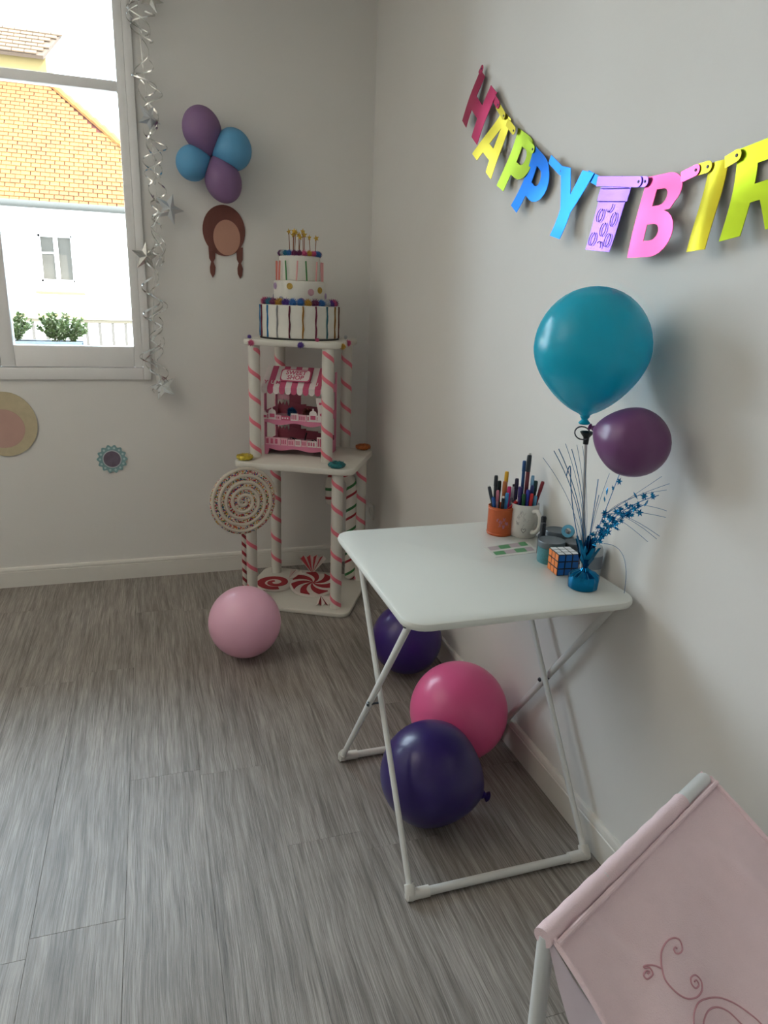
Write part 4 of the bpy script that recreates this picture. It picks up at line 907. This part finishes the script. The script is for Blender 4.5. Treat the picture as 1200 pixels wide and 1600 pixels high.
# card with green hatched print
cp = [Vector(v) for v in ((-.222, -1.932, 0), (-.076, -1.906, 0), (-.084, -1.998, 0), (-.226, -2.010, 0))]
card = thing('paper_card', 'small printed paper card with green hatched bars on the table', 'card', (-.15, -1.96, ZT))
o0 = Vector((-.15, -1.96, 0)); g = G(); q = [v-o0 for v in cp]
g.add([v+Vector((0, 0, .0001)) for v in q]+[v+Vector((0, 0, .0007)) for v in q], [(0, 1, 2, 3), (7, 6, 5, 4), (0, 4, 5, 1), (1, 5, 6, 2), (2, 6, 7, 3), (3, 7, 4, 0)]); g.build('sheet', mat('card_paper', (206, 204, 196), .7), card, smooth=False)
M_GR = mat('print_green', (22, 132, 62), .7); M_GP = mat('print_grey_pink', (170, 150, 156), .7)
def cq(u, v): return (q[3]*(1-u)+q[2]*u)*(1-v)+(q[0]*(1-u)+q[1]*u)*v
for row, (v0, v1) in enumerate(((.62, .95), (.15, .48))):
    for i in range(26):
        u0 = .06+i*.034; green = (i // 7) % 2 == (0 if row else 1)
        pq = [cq(u0, v0), cq(u0+.026, v0), cq(u0+.038, v1), cq(u0+.012, v1)]
        g = G(); g.add([p_+Vector((0, 0, .0008)) for p_ in pq]+[p_+Vector((0, 0, .0010)) for p_ in pq], [(3, 2, 1, 0), (4, 5, 6, 7), (0, 1, 5, 4), (1, 2, 6, 5), (2, 3, 7, 6), (3, 0, 4, 7)])
        g.build('hatch_bar', M_GR if green else M_GP, card, smooth=False)
# jars
M_LID = mat('grey_lid', (98, 106, 112), .4, metal=.3); M_GLT = mat('teal_glitter', (70, 130, 138), .3, var=.5, scale=260); M_BGL = mat('grey_jar', (120, 130, 138), .3, var=.2, scale=120)
def jar_(label, x, y, r, h, m):
    t = thing('glitter_jar', label, 'jar', (x, y, ZT), None, 'glitter jars')
    G().lathe([(0, 0), (r*.92, 0), (r*.96, .004), (r*.96, h-.018), (r*.86, h-.014), (0, h-.014)], 36).build('body', m, t)
    G().lathe([(0, h-.016), (r, h-.016), (r*1.01, h-.012), (r, h-.002), (r*.96, h), (r*.9, h-.001), (0, h-.0015)], 36).build('lid', M_LID, t)
jar_('teal glitter jar with grey lid in front of the mug', -.094, -2.068, .036, .060, M_GLT)
jar_('grey lidded jar behind the teal glitter jar', -.037, -1.998, .033, .062, M_BGL)
jar_('grey lidded jar between the puzzle cube and the wall', -.034, -2.083, .027, .056, M_BGL)
# two little bottles with black caps
for lab, x, y, h in (('black-capped bottle nearest the mug handle', -.087, -2.008, .088), ('black-capped bottle behind the grey jar', -.050, -1.946, .086)):
    t = thing('nail_polish', lab, 'bottle', (x, y, ZT))
    G().lathe([(0, 0), (.0105, 0), (.0115, .002), (.0115, .030), (.006, .036), (0, .036)], 20).build('bottle', mat('polish_glass', (60, 66, 74), .2), t)
    G().lathe([(0, .035), (.0072, .035), (.0078, h-.004), (.006, h), (0, h)], 18).build('cap', mat('black_cap', (26, 28, 36), .35), t)
# tape ring leaning on the lid
g = G(); g.lathe([(.0088, -.004), (.0165, -.004), (.0172, -.003), (.0172, .003), (.0165, .004), (.0088, .004), (.0082, .003), (.0082, -.003), (.0088, -.004)], 32, caps=False)
tag(g.build('tape_ring', mat('cyan_tape', (92, 168, 200), .4), None, (-.043, -2.062, ZT+.062+.0170), quat((-.72, -.66, .22))), 'pale blue ring standing on the lids of the grey jars', 'ring')
# puzzle cube
cubeA = math.radians(-6); CU = .057
pc = thing('puzzle_cube', 'coloured three-by-three puzzle cube on the table in front of the jars', 'puzzle cube', (-.1015, -2.1435, ZT), cubeA)
G().box((0, 0, CU/2), (CU, CU, CU)).build('core', mat('cube_black', (20, 20, 22), .35), pc, bevel=.002)
stc = {n: G().box((0, 0, 0), (CU/3-.0035, CU/3-.0035, .0008)).mesh('sticker', mat('sticker_'+n, c, .35), smooth=False) for n, c in dict(white=(222, 222, 222), blue=(28, 104, 188), orange=(232, 130, 62), green=(30, 150, 80), red=(190, 40, 40), yellow=(228, 210, 60)).items()}
for n, rot, nrm, a, b in (('white', (0, 0, 0), (0, 0, 1), (1, 0, 0), (0, 1, 0)), ('blue', (PI/2, 0, 0), (0, -1, 0), (1, 0, 0), (0, 0, 1)), ('orange', (0, PI/2, 0), (-1, 0, 0), (0, 1, 0), (0, 0, 1)), ('green', (PI/2, 0, 0), (0, 1, 0), (1, 0, 0), (0, 0, 1)), ('red', (0, PI/2, 0), (1, 0, 0), (0, 1, 0), (0, 0, 1))):
    for i in (-1, 0, 1):
        for j in (-1, 0, 1):
            put('sticker', stc[n], pc, Vector((0, 0, CU/2))+Vector(nrm)*(CU/2+.0002)+Vector(a)*i*CU/3+Vector(b)*j*CU/3, rot)
# pale tub near the wall
t = thing('plastic_bottle', 'pale grey squeeze bottle by the wall behind the blue foil weight', 'bottle', (-.034, -2.168, ZT))
G().lathe([(0, 0), (.024, 0), (.0255, .003), (.0255, .066), (.022, .075), (.010, .080), (0, .080)], 32).build('body', mat('pale_plastic', (186, 192, 196), .4), t)
G().lathe([(0, .079), (.0105, .079), (.0105, .088), (.007, .092), (.0045, .112), (0, .113)], 20).build('nozzle', mat('pale_nozzle', (206, 208, 208), .4), t)
G().lathe([(.0256, .018), (.0262, .018), (.0262, .052), (.0256, .052)], 32, caps=False).build('bottle_label', mat('grey_label', (128, 138, 150), .5), t)
# foil weight with spray
M_BF = mat('blue_foil', (14, 110, 156), .2, metal=.9, var=.25, scale=40); M_BW = mat('blue_wire', (36, 104, 156), .3, metal=.7)
WC = Vector((-.108, -2.247, ZT)); ws = thing('foil_weight', 'blue foil balloon weight with star spray at the table corner', 'balloon weight', WC)
g = G(); n = 40; rings_ = []
for z, r, pl in ((0, .033, 0), (.002, .0355, .0004), (.026, .0365, .0012), (.034, .034, .002), (.040, .024, .0035), (.045, .010, .003), (.052, .007, .001)):
    rings_.append([((r+pl*math.cos(13*2*PI*k/n))*math.cos(2*PI*k/n), (r+pl*math.cos(13*2*PI*k/n))*math.sin(2*PI*k/n), z) for k in range(n)])
g.rings(rings_).build('foil_base', M_BF, ws, ang=25)
rnd = random.Random(12)
for i in range(10):                                                # foil tuft leaves
    a = i*.628+.2; d = Vector((math.cos(a), math.sin(a), 0)); s = Vector((-d.y, d.x, 0)); h = rnd.uniform(.06, .092); sp = rnd.uniform(.012, .034)
    if d.x > .5: sp *= .6
    P = [Vector((0, 0, .048)), d*sp*.45+Vector((0, 0, .048+h*.45)), d*sp+Vector((0, 0, .048+h))]; wds = (.003, .013, .004); vs = []; fs = []
    for p_, wq in zip(P, wds):
        for k, z in ((-1, 0), (0, 1), (1, 0)): vs.append(p_+s*wq*k+d*.004*z)
    for j in range(2):
        for k in range(2): fs.append((j*3+k, j*3+k+1, j*3+4+k, j*3+3+k))
    m = len(vs); vs += [v-d*.0006 for v in vs]; fs += [tuple(m+x_ for x_ in reversed(f)) for f in fs]
    G().add(vs, fs).build('foil_leaf', M_BF, ws, smooth=False)
def wire(p_, r=.0007, m=M_BW, name='wire'): return G().tube([Vector(x_)-WC for x_ in p_], r, 5).build(name, m, ws)
root = WC+Vector((0, 0, .05))
def bez(a, b, c, n=12): return [a*(1-t)**2+b*2*t*(1-t)+c*t*t for t in [k/n for k in range(n+1)]]
for (x, y, z), bow, rr in (((-.235, -2.215, 1.085), .02, .0005), ((-.208, -2.215, 1.100), .015, .0009), ((-.198, -2.218, 1.105), .012, .001), ((-.186, -2.225, 1.118), .01, .0006), ((-.168, -2.225, 1.105), .008, .0009), ((-.172, -2.25, 1.12), .006, .0005), ((-.150, -2.24, 1.115), .004, .0005),
        ((-.086, -2.225, 1.03), -.004, .001), ((-.09, -2.27, 1.055), -.004, .0005), ((-.10, -2.255, 1.0), .0, .0008)):
    e = Vector((x, y, z)); wire(bez(root, Vector((root.x+(e.x-root.x)*.2, root.y, root.z+(e.z-root.z)*.55)), e), rr)
arch = bez(root, Vector((-.160, -2.235, .96)), Vector((-.170, -2.235, 1.052)), 10)+bez(Vector((-.170, -2.235, 1.052)), Vector((-.176, -2.237, 1.088)), Vector((-.184, -2.24, 1.045)), 6)[1:]
wire(arch, .0012)
stars_ = [star_mesh(.0105, .0045, .0025, mat('blue_star_foil', (28, 140, 196), .2, metal=.9), 'star', 6), star_mesh(.008, .0036, .002, MATS['blue_star_foil'], 'star', 6)]
for (bx, by, bz), mid, cnt in (((-.030, -2.372, 1.028), (-.085, -2.262, .965), 24), ((-.040, -2.345, 1.00), (-.08, -2.26, .93), 20), ((-.055, -2.325, .985), (-.085, -2.25, .91), 20), ((-.062, -2.27, 1.055), (-.075, -2.26, .98), 7)):
    pts = bez(root+Vector((0, 0, .02)), Vector(mid), Vector((bx, by, bz)), 24); wire(pts, .0009)
    for i in range(cnt):
        k = 8+int(16*i/cnt); p_ = pts[min(k, 24)]+Vector((rnd.uniform(-.012, .004), rnd.uniform(-.012, .012), rnd.uniform(-.014, .014)))
        put('star', stars_[i % 2], ws, p_-WC, (rnd.uniform(0, 3), rnd.uniform(0, 3), 0))
for e, mid in (((-.028, -2.392, 1.045), (-.07, -2.30, 1.01)), ((-.026, -2.395, 1.06), (-.07, -2.30, 1.00)), ((-.026, -2.40, 1.00), (-.07, -2.31, 1.01)), ((-.026, -2.40, .985), (-.07, -2.31, .985)), ((-.028, -2.385, .93), (-.07, -2.30, .98)), ((-.03, -2.36, .915), (-.08, -2.29, .97)), ((-.03, -2.395, .94), (-.08, -2.30, .985)), ((-.028, -2.37, 1.07), (-.07, -2.30, .99))):
    wire(bez(Vector((-.085, -2.262, .95)), Vector(mid), Vector(e)), .0005)
wire(bez(Vector((-.075, -2.262, .88)), Vector((-.022, -2.30, .89)), Vector((-.030, -2.305, ZT+.001))), .0006)

# ================================================================== PINK CANVAS SEAT at the lower right
M_CANV = mat('pink_canvas', (240, 214, 219), .95, var=.05, scale=30, bump=.35, bscale=500, sheen=.15); M_STCH = mat('pink_stitch', (206, 152, 162), .9); M_CTUBE = mat('seat_tube_white', (220, 222, 222), .35)
Lc = Vector((-.612, -2.972, .60)); Rc = Vector((-.169, -2.762, .60)); Ec = Vector((.25, -.92, -.35)); Uc = (Rc-Lc); Nc = Uc.cross(-Ec).normalized()
if Nc.z < 0: Nc = -Nc
cs = thing('canvas_seat', 'child seat of pale pink canvas slung on a white tube frame', 'seat', (Lc.x+.25, Lc.y-.2, 0)); CO = Vector((Lc.x+.25, Lc.y-.2, 0))
un = Uc.normalized(); ul = Uc.length
g = G(); g.tube([Lc-un*.005-CO, Rc+un*.010-CO, Rc+un*.018-CO, Rc+un*.021-CO], [.0128, .0128, .010, .004], 20); g.build('top_tube', M_CTUBE, cs)
def surf(u, v, lift=0):
    """canvas: u along the top tube, v down the slope (metres along Ec); hangs in a shallow belly with long creases"""
    sag = -.10*min(v/.6, 1)*(1-min(v/.6, 1))*(1-.6*(2*u-1)**2)
    w_ = .0030*math.sin(14*u+9*v*3)*(.5+.5*math.sin(u*5+1))*min(v*6, 1)+.0050*math.sin(5.5*u*2+v*22+1.3)*min(v*5, 1)+.0035*math.exp(-((u-.10-v*1.2)/.03)**2)*math.exp(-((v-.05)/.05)**2)-.003*math.exp(-((u-.17-v*.9)/.02)**2)*math.exp(-((v-.07)/.05)**2)
    w_ += .007*math.exp(-((u-.78-v*.35)/.035)**2)*min(1, v*10)*math.exp(-v*4)+.006*math.exp(-((u-.58-v*.5)/.03)**2)*min(1, v*10)*math.exp(-v*5)
    return Lc+Uc*u+Ec*v+Nc*(.006+.30*0+sag+w_+lift)
nu, nv = 60, 60; vs = []; fs = []
ua, ub, vm = .005, 1.045, .62
for i in range(nu+1):
    for j in range(nv+1):
        u = ua+(ub-ua)*i/nu; v = -.012+(vm+.012)*(j/nv)**1.25
        # waist in the right edge and the left edge
        p_ = surf(u, max(v, 0)) if v >= 0 else surf(u, 0)+Ec*v+Nc*(-.004)
        vs.append(p_-CO)
for i in range(nu):
    for j in range(nv): fs.append((i*(nv+1)+j, (i+1)*(nv+1)+j, (i+1)*(nv+1)+j+1, i*(nv+1)+j+1))
k = len(vs); vs += [v-Nc*.0022 for v in vs]; fs2 = [tuple(k+x_ for x_ in reversed(f)) for f in fs]
edge = [(i*(nv+1), (i+1)*(nv+1)) for i in range(nu)]+[(i*(nv+1)+nv, (i+1)*(nv+1)+nv) for i in range(nu)]+[(j, j+1) for j in range(nv)]+[(nu*(nv+1)+j, nu*(nv+1)+j+1) for j in range(nv)]
g = G(); g.add(vs, fs+fs2+[(a, b, b+k, a+k) for a, b in edge]); canvas = g.build('canvas', M_CANV, cs, ang=80)
# sleeve round the tube, the raised hem fold and side hem
pts = [Lc+Uc*(t*.85-.012)+Nc*.001*math.sin(t*31) for t in [k/24 for k in range(25)]]
G().tube([p_-CO for p_ in pts], [.0142+.0006*math.sin(k*1.9) for k in range(25)], 18).build('sleeve', M_CANV, cs)
pts = [surf(ua+(ub-ua)*t, .018)+Nc*(.003+.0015*math.sin(t*9)) for t in [k/40 for k in range(41)]]
G().tube([p_-CO for p_ in pts], .0042, 8, flat=(1, 1)).build('hem', M_CANV, cs)
pts = [surf(.008, .004+.6*t)+Nc*.001 for t in [k/40 for k in range(41)]]
G().tube([p_-CO for p_ in pts], .0045, 8).build('side_hem', M_CANV, cs)
pts = [surf(1.04, .004+.6*t)+Nc*.001 for t in [k/40 for k in range(41)]]
G().tube([p_-CO for p_ in pts], .0045, 8).build('side_hem', M_CANV, cs)
EMB = [[(0.3816, 0.1249), (0.3787, 0.122), (0.3681, 0.1225), (0.3655, 0.1269), (0.3817, 0.1307), (0.4022, 0.1294), (0.4132, 0.1207), (0.394, 0.1132), (0.3601, 0.11), (0.3231, 0.1124), (0.2978, 0.1193), (0.285, 0.1253)],
[(0.2303, 0.1162), (0.2408, 0.1165), (0.2328, 0.1128), (0.2172, 0.1137), (0.2195, 0.1195), (0.2445, 0.1209), (0.2499, 0.1137), (0.2347, 0.1093), (0.2370, 0.1076), (0.2568, 0.1116), (0.2729, 0.1176), (0.285, 0.1253)],
[(0.285, 0.1253), (0.2681, 0.1354), (0.2694, 0.1491), (0.2798, 0.1601), (0.2992, 0.1685), (0.3365, 0.1755), (0.3741, 0.1759), (0.3932, 0.1693), (0.3868, 0.1605), (0.3624, 0.1575), (0.3479, 0.1615), (0.3521, 0.1686), (0.3742, 0.1697), (0.3763, 0.1643), (0.3639, 0.1634)],
[(0.2532, 0.1894), (0.2853, 0.1824), (0.3308, 0.1804), (0.3818, 0.1876), (0.4231, 0.1976), (0.4516, 0.2109), (0.4676, 0.2237), (0.4785, 0.2375), (0.483, 0.2493), (.48, .27), (.46, .29)],
[(0.27, 0.215), (0.2881, 0.1999), (0.3118, 0.1954), (0.353, 0.1949), (0.3931, 0.2016), (.42, .215), (.43, .235)]]
def smooth_pts(P, n=5):
    out = []
    for i in range(len(P)-1):
        p0, p1, p2, p3 = P[max(i-1, 0)], P[i], P[i+1], P[min(i+2, len(P)-1)]
        for k in range(n):
            t = k/n; out.append(tuple(.5*((2*p1[d])+(-p0[d]+p2[d])*t+(2*p0[d]-5*p1[d]+4*p2[d]-p3[d])*t*t+(-p0[d]+3*p1[d]-3*p2[d]+p3[d])*t**3) for d in (0, 1)))
    return out+[P[-1]]
for P in EMB:
    G().tube([surf(u, v)+Nc*.0004-CO for u, v in smooth_pts(P)], .0012, 6).build('embroidery', M_STCH, canvas)
# legs and front tube carry the sling
fr0, fr1 = surf(0, .60), surf(1.03, .60)
G().tube([fr0-un*.02-CO, fr1+un*.0-CO], .015, 16).build('front_tube', M_CTUBE, cs)
for a, b in ((Lc+un*.004, Vector((Lc.x-.004, Lc.y-.02, .015))), (Rc+un*.006, Vector((Rc.x+.004, Rc.y-.02, .015)))):
    G().tube([a-CO, Vector((a.x, a.y, a.z-.02))-CO, b-CO], [.0110, .0120, .0120], 16).build('leg', M_CTUBE, cs)
for a, s in ((fr0-un*.02, 1), (fr1, 1)):
    G().tube([a-CO, Vector((a.x, a.y-.0, .015))-CO], .0145, 16).build('leg', M_CTUBE, cs)
# loose side flap of lining by the left edge
g = G(); vs = []; fs = []
for j in range(9):
    t = j/8; a = surf(.005, .006+.20*t)-Nc*.004; dn = Vector((-.004, -.004, -.012-.075*math.sin(PI*min(t*1.1, 1))-.004*math.sin(t*14)))
    for k in range(4): vs.append(a+dn*(k/3)+un*(-.004*math.sin(k*1.6+j*.8))-CO)
for j in range(8):
    for k in range(3): fs.append((j*4+k, j*4+4+k, j*4+5+k, j*4+1+k))
m = len(vs); vs += [v+un*.0012 for v in vs]; fs += [tuple(m+x_ for x_ in reversed(f)) for f in fs]
g.add(vs, fs); g.build('lining_flap', mat('lilac_lining', (206, 192, 200), .95), cs, ang=70)
